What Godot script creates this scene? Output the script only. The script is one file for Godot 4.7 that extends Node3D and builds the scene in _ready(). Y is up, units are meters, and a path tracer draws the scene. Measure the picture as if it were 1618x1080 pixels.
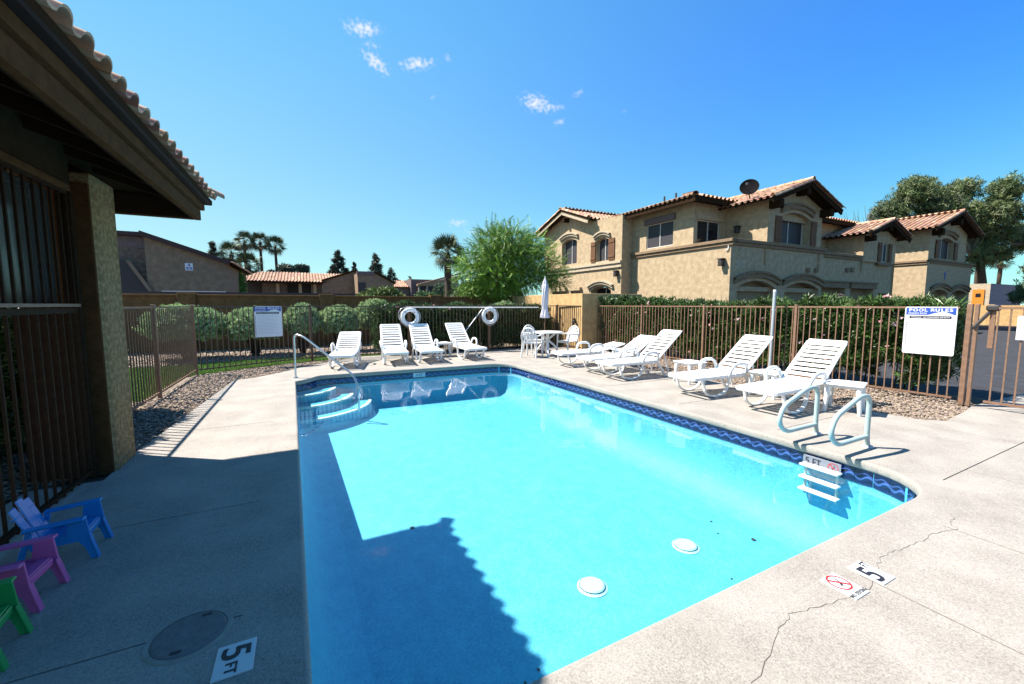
extends Node3D
# A motel-style pool court: pool, deck, loungers, iron fences, ramada on the left, stucco apartments on the right.

const SUN := Vector3(0.597, -1.0, 0.42)
const EXPOSURE := 2.8
const WATER := -0.158

var rng := RandomNumberGenerator.new()
var taken := {}
var M := {}
var boxes := {}


# ---------------------------------------------------------------- mesh builder
class MB:
	var st := SurfaceTool.new()
	var any := false

	func _init() -> void:
		st.begin(Mesh.PRIMITIVE_TRIANGLES)

	func tri(a: Vector3, b: Vector3, c: Vector3, outward: Vector3, g := -1) -> void:
		any = true
		st.set_smooth_group(g)
		st.add_vertex(a)
		if (b - a).cross(c - a).dot(outward) > 0.0:
			st.add_vertex(c)
			st.add_vertex(b)
		else:
			st.add_vertex(b)
			st.add_vertex(c)

	func quad(a: Vector3, b: Vector3, c: Vector3, d: Vector3, outward: Vector3, g := -1) -> void:
		tri(a, b, c, outward, g)
		tri(a, c, d, outward, g)

	func uvtri(p: Array, uv: Array, outward: Vector3) -> void:
		any = true
		st.set_smooth_group(-1)
		var order := [0, 1, 2]
		if (p[1] - p[0]).cross(p[2] - p[0]).dot(outward) > 0.0:
			order = [0, 2, 1]
		for k in order:
			st.set_uv(uv[k])
			st.add_vertex(p[k])

	func uvquad(p: Array, uv: Array, outward: Vector3) -> void:
		uvtri([p[0], p[1], p[2]], [uv[0], uv[1], uv[2]], outward)
		uvtri([p[0], p[2], p[3]], [uv[0], uv[2], uv[3]], outward)

	# a box with bevelled edges
	func box(c: Vector3, size: Vector3, bevel := 0.0, b := Basis.IDENTITY) -> void:
		var h := size / 2.0
		var e: float = minf(bevel, minf(h.x, minf(h.y, h.z)) * 0.9)
		for ax in 3:
			for s in [-1.0, 1.0]:
				var n := Vector3.ZERO
				n[ax] = s
				var q := []
				for k in [[-1, -1], [1, -1], [1, 1], [-1, 1]]:
					var p := Vector3.ZERO
					p[ax] = s * h[ax]
					p[(ax + 1) % 3] = k[0] * (h[(ax + 1) % 3] - e)
					p[(ax + 2) % 3] = k[1] * (h[(ax + 2) % 3] - e)
					q.append(c + b * p)
				quad(q[0], q[1], q[2], q[3], b * n)
		if e <= 0.0:
			return
		for ax in 3:
			var i := (ax + 1) % 3
			var j := (ax + 2) % 3
			for si in [-1.0, 1.0]:
				for sj in [-1.0, 1.0]:
					var q := []
					for k in [[1, 0, -1], [0, 1, -1], [0, 1, 1], [1, 0, 1]]:
						var p := Vector3.ZERO
						p[i] = si * (h[i] - (0.0 if k[0] else e))
						p[j] = sj * (h[j] - (0.0 if k[1] else e))
						p[ax] = k[2] * (h[ax] - e)
						q.append(c + b * p)
					var n := Vector3.ZERO
					n[i] = si
					n[j] = sj
					quad(q[0], q[1], q[2], q[3], b * n)
		for sx in [-1.0, 1.0]:
			for sy in [-1.0, 1.0]:
				for sz in [-1.0, 1.0]:
					var p := Vector3(sx * (h.x - e), sy * (h.y - e), sz * (h.z - e))
					tri(c + b * (p + Vector3(sx * e, 0, 0)), c + b * (p + Vector3(0, sy * e, 0)), c + b * (p + Vector3(0, 0, sz * e)), b * Vector3(sx, sy, sz))

	# a bar of rectangular section from a to b
	func bar(a: Vector3, b: Vector3, w: float, t: float, up := Vector3.UP, bevel := 0.0) -> void:
		var z := (b - a).normalized()
		var u := up
		if absf(z.dot(u)) > 0.98:
			u = Vector3(1, 0, 0) if absf(z.x) < 0.9 else Vector3(0, 0, 1)
		var x := u.cross(z).normalized()
		var y := z.cross(x)
		box((a + b) / 2.0, Vector3(w, t, a.distance_to(b)), bevel, Basis(x, y, z))

	# a round tube along a path; radii is a number or an array
	func tube(path: Array, radii, sides := 8, caps := true, squash := 1.0) -> void:
		var n := path.size()
		var t0: Vector3 = (path[1] - path[0]).normalized()
		var x := (Vector3.UP if absf(t0.y) < 0.9 else Vector3(1, 0, 0)).cross(t0).normalized()
		var rings := []
		for k in n:
			var t: Vector3 = (path[mini(k + 1, n - 1)] - path[maxi(k - 1, 0)]).normalized()
			x = (x - t * x.dot(t)).normalized()
			var y := t.cross(x)
			var r: float = radii[k] if radii is Array else radii
			var ring := []
			for s in sides:
				var a := TAU * s / sides
				ring.append(path[k] + (x * cos(a) * squash + y * sin(a)) * r)
			rings.append(ring)
		for k in n - 1:
			for s in sides:
				var s2 := (s + 1) % sides
				var mid: Vector3 = (path[k] + path[k + 1]) / 2.0
				quad(rings[k][s], rings[k][s2], rings[k + 1][s2], rings[k + 1][s], (rings[k][s] + rings[k + 1][s2]) / 2.0 - mid, 1)
		if caps:
			for s in range(1, sides - 1):
				tri(rings[0][0], rings[0][s], rings[0][s + 1], path[0] - path[1])
				tri(rings[n - 1][0], rings[n - 1][s], rings[n - 1][s + 1], path[n - 1] - path[n - 2])

	# a polygon (x, y) pushed along z from 0 to depth, placed by t
	func prism(poly: PackedVector2Array, depth: float, t: Transform3D, front_only := false) -> void:
		var idx := Geometry2D.triangulate_polygon(poly)
		var zf := t.basis.z
		for k in range(0, idx.size(), 3):
			var a := poly[idx[k]]
			var b := poly[idx[k + 1]]
			var c := poly[idx[k + 2]]
			tri(t * Vector3(a.x, a.y, depth), t * Vector3(b.x, b.y, depth), t * Vector3(c.x, c.y, depth), zf)
			if not front_only:
				tri(t * Vector3(a.x, a.y, 0), t * Vector3(b.x, b.y, 0), t * Vector3(c.x, c.y, 0), -zf)
		var turn := -1.0 if Geometry2D.is_polygon_clockwise(poly) else 1.0
		for k in poly.size():
			var a := poly[k]
			var b := poly[(k + 1) % poly.size()]
			var d := b - a
			quad(t * Vector3(a.x, a.y, 0), t * Vector3(b.x, b.y, 0), t * Vector3(b.x, b.y, depth), t * Vector3(a.x, a.y, depth), t.basis * Vector3(d.y, -d.x, 0) * turn)

	# a flat sheet over (x, z) points at height y
	func sheet(poly: PackedVector2Array, y: float) -> void:
		var idx := Geometry2D.triangulate_polygon(poly)
		for k in range(0, idx.size(), 3):
			var q := []
			for i in 3:
				var p := poly[idx[k + i]]
				q.append(Vector3(p.x, y, p.y))
			tri(q[0], q[1], q[2], Vector3.UP)

	# rings of (radius, height) turned round the y axis
	func lathe(prof: Array, sides := 16, at := Vector3.ZERO) -> void:
		for k in prof.size() - 1:
			for s in sides:
				var a := TAU * s / sides
				var b := TAU * (s + 1) / sides
				var p0: Vector2 = prof[k]
				var p1: Vector2 = prof[k + 1]
				var q := [Vector3(cos(a) * p0.x, p0.y, sin(a) * p0.x), Vector3(cos(b) * p0.x, p0.y, sin(b) * p0.x), Vector3(cos(b) * p1.x, p1.y, sin(b) * p1.x), Vector3(cos(a) * p1.x, p1.y, sin(a) * p1.x)]
				var m := (a + b) / 2.0
				var d := p1 - p0
				var o := Vector3(cos(m) * d.y, -d.x, sin(m) * d.y)
				for i in 4:
					q[i] += at
				if p0.x > 1e-5:
					tri(q[0], q[1], q[2], o, 1 + k)
				if p1.x > 1e-5:
					tri(q[0], q[2], q[3], o, 1 + k)

	func mesh() -> ArrayMesh:
		st.generate_normals()
		return st.commit()


# ---------------------------------------------------------------- naming and placing
func numbered(parent: Node, called: String) -> String:
	var key := str(parent.get_instance_id()) + called
	var n: int = taken.get(key, 0)
	taken[key] = n + 1
	return called if n == 0 else "%s_%03d" % [called, n]


func put(parent: Node, called: String, mesh: Mesh, m: Material, t := Transform3D.IDENTITY) -> MeshInstance3D:
	var o := MeshInstance3D.new()
	o.name = numbered(parent, called)
	o.mesh = mesh
	for k in mesh.get_surface_count():
		o.set_surface_override_material(k, m)
	o.transform = t
	parent.add_child(o, true)
	return o


func build(parent: Node, called: String, b: MB, m: Material, t := Transform3D.IDENTITY) -> MeshInstance3D:
	return put(parent, called, b.mesh(), m, t)


func thing(called: String, label: String, category: String, at := Vector3.ZERO, turn := 0.0, group := "") -> Node3D:
	var o := Node3D.new()
	o.name = numbered(self, called)
	o.position = at
	o.rotation.y = turn
	tag(o, label, category, group)
	add_child(o, true)
	return o


func tag(o: Node, label: String, category: String, group := "") -> void:
	o.set_meta("label", label)
	o.set_meta("category", category)
	if group != "":
		o.set_meta("group", group)


func struct(called: String, label: String, category: String) -> Node3D:
	var o := Node3D.new()
	o.name = numbered(self, called)
	tag(o, label, category)
	o.set_meta("kind", "structure")
	add_child(o, true)
	return o


func dup(src: Node3D, label: String, at: Vector3, turn: float) -> Node3D:
	var o: Node3D = src.duplicate()
	o.name = numbered(self, String(src.name))
	o.position = at
	o.rotation.y = turn
	o.scale = src.scale
	o.set_meta("label", label)
	add_child(o, true)
	return o


func scatter(parent: Node, called: String, mesh: Mesh, m: Material, places: Array, colors: Array) -> MultiMeshInstance3D:
	var mm := MultiMesh.new()
	mm.transform_format = MultiMesh.TRANSFORM_3D
	mm.use_colors = true
	mm.mesh = mesh
	mm.instance_count = places.size()
	for k in places.size():
		mm.set_instance_transform(k, places[k])
		mm.set_instance_color(k, colors[k])
	var o := MultiMeshInstance3D.new()
	o.name = numbered(parent, called)
	o.multimesh = mm
	o.material_override = m
	o.set_meta("kind", "stuff")
	parent.add_child(o, true)
	return o


func boxmesh(size: Vector3) -> BoxMesh:
	if not boxes.has(size):
		var b := BoxMesh.new()
		b.size = size
		boxes[size] = b
	return boxes[size]


func v2(list: Array) -> PackedVector2Array:
	var p := PackedVector2Array()
	for k in range(0, list.size(), 2):
		p.append(Vector2(list[k], list[k + 1]))
	return p


# ---------------------------------------------------------------- materials
func grey(seed_: int, size: int, freq: float, octaves := 4, kind := FastNoiseLite.TYPE_SIMPLEX_SMOOTH) -> Image:
	var n := FastNoiseLite.new()
	n.seed = seed_
	n.noise_type = kind
	n.frequency = freq
	n.fractal_octaves = octaves
	return n.get_seamless_image(size, size)


func mixed(layers: Array, lo: Color, hi: Color, gamma := 1.0, floor_ := 0.0) -> ImageTexture:
	var size: int = layers[0][0].get_width()
	var out := Image.create(size, size, false, Image.FORMAT_RGB8)
	var data := PackedByteArray()
	data.resize(size * size * 3)
	var bytes := []
	var total := 0.0
	for l in layers:
		var im: Image = l[0]
		im.convert(Image.FORMAT_L8)
		bytes.append(im.get_data())
		total += l[1]
	for k in size * size:
		var v := 0.0
		for l in layers.size():
			v += bytes[l][k] * layers[l][1]
		v = clampf((v / (255.0 * total) - floor_) / (1.0 - 2.0 * floor_), 0.0, 1.0)
		if gamma != 1.0:
			v = pow(v, gamma)
		data[k * 3] = int(255.0 * lerpf(lo.r, hi.r, v))
		data[k * 3 + 1] = int(255.0 * lerpf(lo.g, hi.g, v))
		data[k * 3 + 2] = int(255.0 * lerpf(lo.b, hi.b, v))
	out.set_data(size, size, false, Image.FORMAT_RGB8, data)
	return ImageTexture.create_from_image(out)


func mat(called: String, r: float, g: float, b: float, rough := 0.8, tex: Texture2D = null, metres := 1.0, bump: Texture2D = null, relief := 0.0) -> StandardMaterial3D:
	var m := StandardMaterial3D.new()
	m.resource_name = called
	m.albedo_color = Color(r, g, b).linear_to_srgb()
	m.roughness = rough
	m.cull_mode = BaseMaterial3D.CULL_DISABLED
	if tex or bump:
		m.uv1_triplanar = true
		m.uv1_world_triplanar = true
		m.uv1_scale = Vector3.ONE / metres
	if tex:
		m.albedo_texture = tex
	if bump:
		m.heightmap_enabled = true
		m.heightmap_texture = bump
		m.heightmap_scale = relief
	M[called] = m
	return m


func leafmat(called: String, back: float, rough := 0.55) -> StandardMaterial3D:
	var m := mat(called, 1, 1, 1, rough)
	m.vertex_color_use_as_albedo = true
	m.backlight_enabled = back > 0.0
	m.backlight = Color(back, back, back)
	return m


func materials() -> void:
	var fine := grey(11, 512, 0.11, 3)
	var mid := grey(12, 512, 0.03, 4)
	var wide := grey(13, 512, 0.008, 3)
	var cell := grey(14, 512, 0.035, 2, FastNoiseLite.TYPE_CELLULAR)
	var speck := grey(15, 512, 0.3, 2, FastNoiseLite.TYPE_VALUE)
	var lace := mixed([[fine, 1.2], [mid, 1.1], [speck, 0.8], [wide, 0.3]], Color(0.76, 0.755, 0.75), Color(1, 1, 1), 1.0, 0.3)
	var paving := mixed([[grey(21, 1024, 0.22, 3), 1.0], [grey(22, 1024, 0.06, 3), 0.3], [grey(23, 1024, 0.9, 1, FastNoiseLite.TYPE_VALUE), 0.7], [grey(24, 1024, 0.0045, 4), 0.5]], Color(0.72, 0.71, 0.7), Color(1, 1, 1), 0.7, 0.3)
	var lace_relief := mixed([[fine, 1.0], [mid, 1.6], [speck, 0.4]], Color(0, 0, 0), Color(1, 1, 1), 1.0, 0.3)
	var soft := mixed([[mid, 1.0], [wide, 1.2], [speck, 0.25]], Color(0.82, 0.81, 0.8), Color(1, 1, 1), 1.0, 0.2)
	var rough_relief := mixed([[fine, 1.0], [speck, 0.6], [mid, 0.7]], Color(0, 0, 0), Color(1, 1, 1), 1.0, 0.25)
	var blotch := mixed([[mid, 1.0], [wide, 1.0], [cell, 0.5]], Color(0.62, 0.6, 0.58), Color(1, 1, 1), 1.0, 0.22)
	var ripple := mixed([[mid, 1.0], [wide, 1.6]], Color(0, 0, 0), Color(1, 1, 1))
	mat("deck", 0.325, 0.298, 0.271, 0.9, paving, 3.0, lace_relief, 0.12)
	mat("deck_base", 0.07, 0.06, 0.05, 1.0)
	mat("coping", 0.32, 0.294, 0.267, 0.88, paving, 3.0, lace_relief, 0.1)
	mat("plaster", 0.086, 0.47, 0.61, 0.7, mixed([[fine, 1.2], [speck, 1.0], [cell, 0.4], [wide, 0.6], [mid, 0.3]], Color(0.58, 0.75, 0.82), Color(1, 1, 1), 1.0, 0.26), 1.6)
	mat("step_edge", 0.5, 0.6, 0.6, 0.6)
	mat("ground", 0.24, 0.19, 0.145, 1.0, blotch, 3.0)
	mat("gravel_bed", 0.21, 0.16, 0.12, 1.0, blotch, 0.7, rough_relief, 1.0)
	mat("asphalt", 0.032, 0.033, 0.042, 0.9, blotch, 2.4, rough_relief, 0.2)
	mat("concrete", 0.3, 0.28, 0.25, 0.9, soft, 2.0, rough_relief, 0.1)
	mat("lawn", 0.05, 0.1, 0.016, 1.0, blotch, 1.1)
	mat("stucco", 0.45, 0.35, 0.235, 0.95, soft, 1.6, rough_relief, 0.2)
	mat("stucco_trim", 0.26, 0.185, 0.125, 0.95, soft, 1.1, rough_relief, 0.3)
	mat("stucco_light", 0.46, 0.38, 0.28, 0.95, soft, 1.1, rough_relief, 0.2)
	mat("garage", 0.22, 0.155, 0.09, 0.8)
	mat("grey_stucco", 0.27, 0.195, 0.14, 0.95, soft, 2.6, rough_relief, 0.6)
	mat("grey_band", 0.16, 0.12, 0.12, 0.95, soft, 2.0)
	mat("dark_fascia", 0.045, 0.022, 0.022, 0.8)
	mat("stone", 0.25, 0.19, 0.15, 0.95, blotch, 1.6, rough_relief, 3.0)
	mat("tan_wall", 0.52, 0.34, 0.155, 0.95, soft, 1.6, rough_relief, 0.4)
	mat("brown_wall", 0.17, 0.095, 0.045, 0.95, soft, 1.6, rough_relief, 0.6)
	mat("column", 0.74, 0.53, 0.28, 0.95, blotch, 0.36, rough_relief, 2.2)
	mat("wood_brown", 0.04, 0.023, 0.012, 0.9, soft, 0.6)
	mat("fascia", 0.095, 0.047, 0.02, 0.9, soft, 0.8)
	mat("drip_edge", 0.026, 0.018, 0.017, 0.6)
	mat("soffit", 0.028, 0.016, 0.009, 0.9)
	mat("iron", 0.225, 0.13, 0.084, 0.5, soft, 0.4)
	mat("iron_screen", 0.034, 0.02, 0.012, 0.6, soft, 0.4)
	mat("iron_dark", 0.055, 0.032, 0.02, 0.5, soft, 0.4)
	mat("rust_panel", 0.04, 0.02, 0.013, 0.8, soft, 0.7)
	mat("smoked_panel", 0.045, 0.043, 0.04, 0.14)
	mat("white_plastic", 0.7, 0.7, 0.7, 0.32)
	mat("white_cloth", 0.52, 0.51, 0.57, 0.9)
	mat("sign_white", 0.62, 0.63, 0.66, 0.45)
	mat("sign_blue", 0.015, 0.06, 0.32, 0.45)
	mat("ink", 0.012, 0.012, 0.02, 0.6)
	mat("faint_ink", 0.4, 0.42, 0.47, 0.6)
	mat("ink_red", 0.35, 0.012, 0.012, 0.6)
	mat("tile_white", 0.5, 0.51, 0.53, 0.3)
	mat("rail_plastic", 0.3, 0.39, 0.39, 0.35)
	var steel := mat("steel", 0.55, 0.56, 0.57, 0.25)
	steel.metallic = 0.85
	var pole := mat("pole_paint", 0.36, 0.39, 0.42, 0.4)
	pole.metallic = 0.2
	mat("glass_dark", 0.016, 0.016, 0.02, 0.07)
	mat("screen_dark", 0.025, 0.023, 0.03, 0.6)
	mat("window_frame", 0.45, 0.43, 0.42, 0.5)
	mat("shutter", 0.15, 0.062, 0.024, 0.75, soft, 0.5)
	mat("dark_opening", 0.012, 0.01, 0.01, 0.9)
	mat("dish_paint", 0.012, 0.011, 0.012, 0.95)
	mat("dark_metal", 0.03, 0.025, 0.025, 0.5)
	mat("orange_door", 0.5, 0.17, 0.01, 0.6)
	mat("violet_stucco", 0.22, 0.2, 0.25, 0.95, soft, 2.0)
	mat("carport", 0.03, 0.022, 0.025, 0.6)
	mat("carport_white", 0.6, 0.6, 0.62, 0.6)
	mat("kid_blue", 0.008, 0.19, 0.5, 0.35)
	mat("kid_pink", 0.5, 0.1, 0.3, 0.5)
	mat("kid_green", 0.015, 0.28, 0.07, 0.35)
	mat("bark", 0.1, 0.07, 0.05, 0.95, blotch, 0.5, rough_relief, 2.0)
	mat("pale_bark", 0.2, 0.17, 0.13, 0.95, blotch, 0.5, rough_relief, 1.0)
	mat("wood_post", 0.16, 0.09, 0.05, 0.9, soft, 0.3)
	mat("lid", 0.15, 0.145, 0.15, 0.7, soft, 0.4)
	mat("drain", 0.3, 0.6, 0.66, 0.5)
	mat("drain_ring", 0.03, 0.06, 0.07, 0.5)
	mat("leaf_litter", 0.02, 0.018, 0.012, 0.9)
	mat("pool_lead", 0.02, 0.07, 0.13, 0.6)
	mat("marker_glaze", 0.15, 0.17, 0.21, 0.3)
	for k in ["fascia", "wood_brown", "soffit", "drip_edge", "column", "iron_screen", "rust_panel", "stucco", "stucco_trim", "grey_stucco", "brown_wall"]:
		M[k].metallic_specular = 0.15
	leafmat("leaf", 0.35)
	M["dish_paint"].metallic_specular = 0.0
	leafmat("leaf_sage", 0.08, 0.7)
	leafmat("leaf_gloss", 0.25, 0.4)
	leafmat("tinted", 0.0, 0.85)
	var tinted: StandardMaterial3D = M["tinted"]
	tinted.uv1_triplanar = true
	tinted.uv1_world_triplanar = true
	tinted.uv1_scale = Vector3.ONE * 2.0
	tinted.albedo_texture = soft
	var w := StandardMaterial3D.new()
	w.resource_name = "water"
	w.transparency = BaseMaterial3D.TRANSPARENCY_ALPHA
	w.albedo_color = Color(0.25, 0.75, 0.85, 0.01)
	w.roughness = 0.0
	w.metallic_specular = 0.45
	w.normal_enabled = true
	var rip := Image.create_from_data(512, 512, false, Image.FORMAT_RGB8, ripple.get_image().get_data())
	rip.convert(Image.FORMAT_RGBA8)
	rip.bump_map_to_normal_map(6.0)
	w.normal_texture = ImageTexture.create_from_image(rip)
	w.normal_scale = 0.028
	w.uv1_triplanar = true
	w.uv1_world_triplanar = true
	w.uv1_scale = Vector3.ONE / 2.4
	M["water"] = w
	# the wave band of the waterline tiles: flat print on glazed tile
	var im := Image.create(96, 96, false, Image.FORMAT_RGB8)
	for y in 96:
		for x in 96:
			var a := 52.0 + 13.0 * sin(x / 96.0 * TAU)
			var b := 30.0 + 9.0 * sin(x / 96.0 * TAU + 1.2)
			var c := Color(0.05, 0.085, 0.25)
			if absf(y - a) < 11.0:
				c = Color(0.13, 0.24, 0.5).lerp(Color(0.42, 0.55, 0.76), clampf(1.0 - absf(y - a) / 9.0, 0, 1))
			if absf(y - b) < 4.0:
				c = Color(0.25, 0.37, 0.6)
			if y > 74:
				c = c.lerp(Color(0.08, 0.17, 0.4), 0.7)
			im.set_pixel(x, y, c)
	var tm := mat("wave_tile", 0.5, 0.56, 0.66, 0.2)
	tm.albedo_texture = ImageTexture.create_from_image(im)


func sky_image() -> Image:
	var h := 256
	var to_sun := -SUN.normalized()
	var im := Image.create(h * 2 + 16, h, false, Image.FORMAT_RGBF)
	for r in h:
		var pol := PI * (r + 0.5) / h
		var el: float = maxf(90.0 - rad_to_deg(pol), 0.0)
		var e5 := maxf(el - 4.0, -4.0)
		for c in h * 2 + 16:
			var az := PI * (c - 8 + 0.5) / h
			var d := Vector3(sin(az) * sin(pol), cos(pol), -cos(az) * sin(pol))
			if d.y < 0.0:
				d = Vector3(d.x, 0.0, d.z).normalized()
			var gam := rad_to_deg(acos(clampf(d.dot(to_sun), -1, 1)))
			var w := smoothstep(102.0, 36.0, gam)
			var far := Vector3(0.42 * exp(-e5 / 9.0) + 0.008, 0.9 * exp(-e5 / 15.5) + 0.07, exp(-maxf(el - 27.0, 0.0) / 45.0))
			var near := Vector3(0.045 + 0.6 * exp(-e5 / 19.0), 0.24 + 0.74 * exp(-e5 / 34.0), exp(-maxf(el - 36.0, 0.0) / 90.0))
			var v := far.lerp(near, w) / EXPOSURE
			im.set_pixel(c, r, Color(v.x, v.y, v.z))
	im.resize(3072 + 96, 1536, Image.INTERPOLATE_CUBIC)
	im = im.get_region(Rect2i(48, 0, 3072, 1536))
	# a few small torn clouds: [azimuth, height, half width, half height, strength, lean] in degrees
	var n := FastNoiseLite.new()
	n.seed = 5
	n.frequency = 0.9
	n.fractal_octaves = 5
	for k in [[8.0, 30.9, 2.2, 0.75, 0.95, -0.05], [9.1, 29.6, 1.0, 0.3, 0.5, 0.1], [9.4, 28.1, 1.6, 0.8, 1.0, 0.45], [14.5, 28.5, 2.3, 0.65, 0.95, -0.15], [18.5, 29.4, 0.5, 0.4, 0.4, 0.0], [30.3, 25.1, 2.1, 0.95, 1.0, 0.2], [32.6, 24.6, 1.4, 0.4, 0.6, 0.1], [35.7, 25.9, 0.8, 0.4, 0.35, -0.3], [33.2, 23.0, 0.9, 0.4, 0.5, -0.2], [16.5, 25.4, 0.35, 0.2, 0.45, 0.0], [19.5, 11.0, 1.5, 0.5, 0.55, 0.0], [23.0, 9.8, 3.0, 0.6, 0.25, 0.05], [41.6, 23.6, 0.3, 0.2, 0.3, 0.0]]:
		var px: float = 3072.0 / 360.0
		for y in range(int((90.0 - k[1] - 2.5) * px), int((90.0 - k[1] + 2.5) * px)):
			for x in range(int((k[0] - 4.0) * px), int((k[0] + 4.0) * px)):
				var dx: float = (x / px - k[0])
				var dy: float = (90.0 - y / px - k[1])
				var wob := n.get_noise_2d(x / px * 1.6, y / px * 2.6)
				var wob2 := n.get_noise_2d(x / px * 5.0 + 40.0, y / px * 7.0)
				var q := Vector2(dx / k[2], (dy + dx * k[5]) / k[3]).length()
				var a: float = clampf((1.0 - q + wob * 1.2 + wob2 * 0.3) * 0.8, 0.0, 1.0) * clampf(1.7 - q, 0.0, 1.0) * k[4]
				if a > 0.0:
					var xx := posmod(x, 3072)
					im.set_pixel(xx, y, im.get_pixel(xx, y).lerp(Color(0.95, 0.97, 1.0) * (1.02 / EXPOSURE), a))
	return im


# ---------------------------------------------------------------- the scene
func _ready() -> void:
	rng.seed = 20
	var cam := Camera3D.new()
	cam.name = "camera"
	cam.position = Vector3(0, 1.55, 0)
	cam.rotation = Vector3(-atan(59.0 / 645.0), deg_to_rad(-27.0), 0)
	cam.fov = rad_to_deg(2.0 * atan(540.0 / 645.0))
	cam.near = 0.05
	cam.far = 600.0
	add_child(cam)
	var env := Environment.new()
	env.background_mode = Environment.BG_SKY
	var pano := PanoramaSkyMaterial.new()
	pano.panorama = ImageTexture.create_from_image(sky_image())
	env.sky = Sky.new()
	env.sky.sky_material = pano
	env.tonemap_mode = Environment.TONE_MAPPER_LINEAR
	env.tonemap_exposure = EXPOSURE
	env.sdfgi_enabled = true
	env.ssao_enabled = true
	env.ssil_enabled = true
	var we := WorldEnvironment.new()
	we.name = "world_environment"
	we.environment = env
	add_child(we)
	var sun := DirectionalLight3D.new()
	sun.name = "sun"
	sun.light_energy = 1.6
	sun.light_color = Color(1.0, 0.97, 0.92)
	sun.light_angular_distance = 0.75
	sun.shadow_enabled = true
	sun.basis = Basis.looking_at(SUN)
	add_child(sun)

	materials()
	pool_outline()
	ground_and_paving()
	pool()
	ramada()
	apartments()
	third_block()
	far_buildings()
	walls()
	fences()
	plants()
	trees()
	furniture()
	pool_fittings()
	small_things()


# ---------------------------------------------------------------- ground, deck, pool
var outline := PackedVector2Array()


func pool_outline() -> void:
	outline = v2([-0.03, -1.35])
	for k in 9:
		var a := PI / 2 - PI / 2 * k / 8.0
		outline.append(Vector2(4.35 + 0.55 * cos(a), -1.9 + 0.55 * sin(a)))
	outline.append(Vector2(4.9, -3.4))
	outline.append(Vector2(4.87, -6.2))
	for k in 9:
		var a := -PI / 2 * k / 8.0
		outline.append(Vector2(4.29 + 0.55 * cos(a), -9.2 + 0.55 * sin(a)))
	outline.append_array(v2([2.3, -9.8, 0.42, -9.86, 0.3, -9.84, 0.2, -9.76, 0.12, -9.63, 0.03, -9.5, -0.08, -9.39, -0.2, -9.31, -0.12, -5.5]))


func floor_y(z: float) -> float:
	return lerpf(-1.06, -0.82, clampf((z + 1.3) / -8.5, 0.0, 1.0))


# offset of the pool outline, vertex by vertex (positive is outwards)
func ring(d: float) -> PackedVector2Array:
	var out := PackedVector2Array()
	var n := outline.size()
	var turn := 1.0 if Geometry2D.is_polygon_clockwise(outline) else -1.0
	for k in n:
		var a := (outline[k] - outline[(k + n - 1) % n]).normalized()
		var b := (outline[(k + 1) % n] - outline[k]).normalized()
		var na := Vector2(-a.y, a.x) * turn
		var nb := Vector2(-b.y, b.x) * turn
		var m := (na + nb).normalized()
		out.append(outline[k] + m * d / maxf(m.dot(na), 0.4))
	return out


func slab(parent: Node, called: String, poly: PackedVector2Array, top: float, thick: float, m: Material) -> void:
	var b := MB.new()
	b.prism(poly, thick, Transform3D(Basis(Vector3(1, 0, 0), Vector3(0, 0, 1), Vector3(0, 1, 0)), Vector3(0, top - thick, 0)))
	build(parent, called, b, m)


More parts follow.
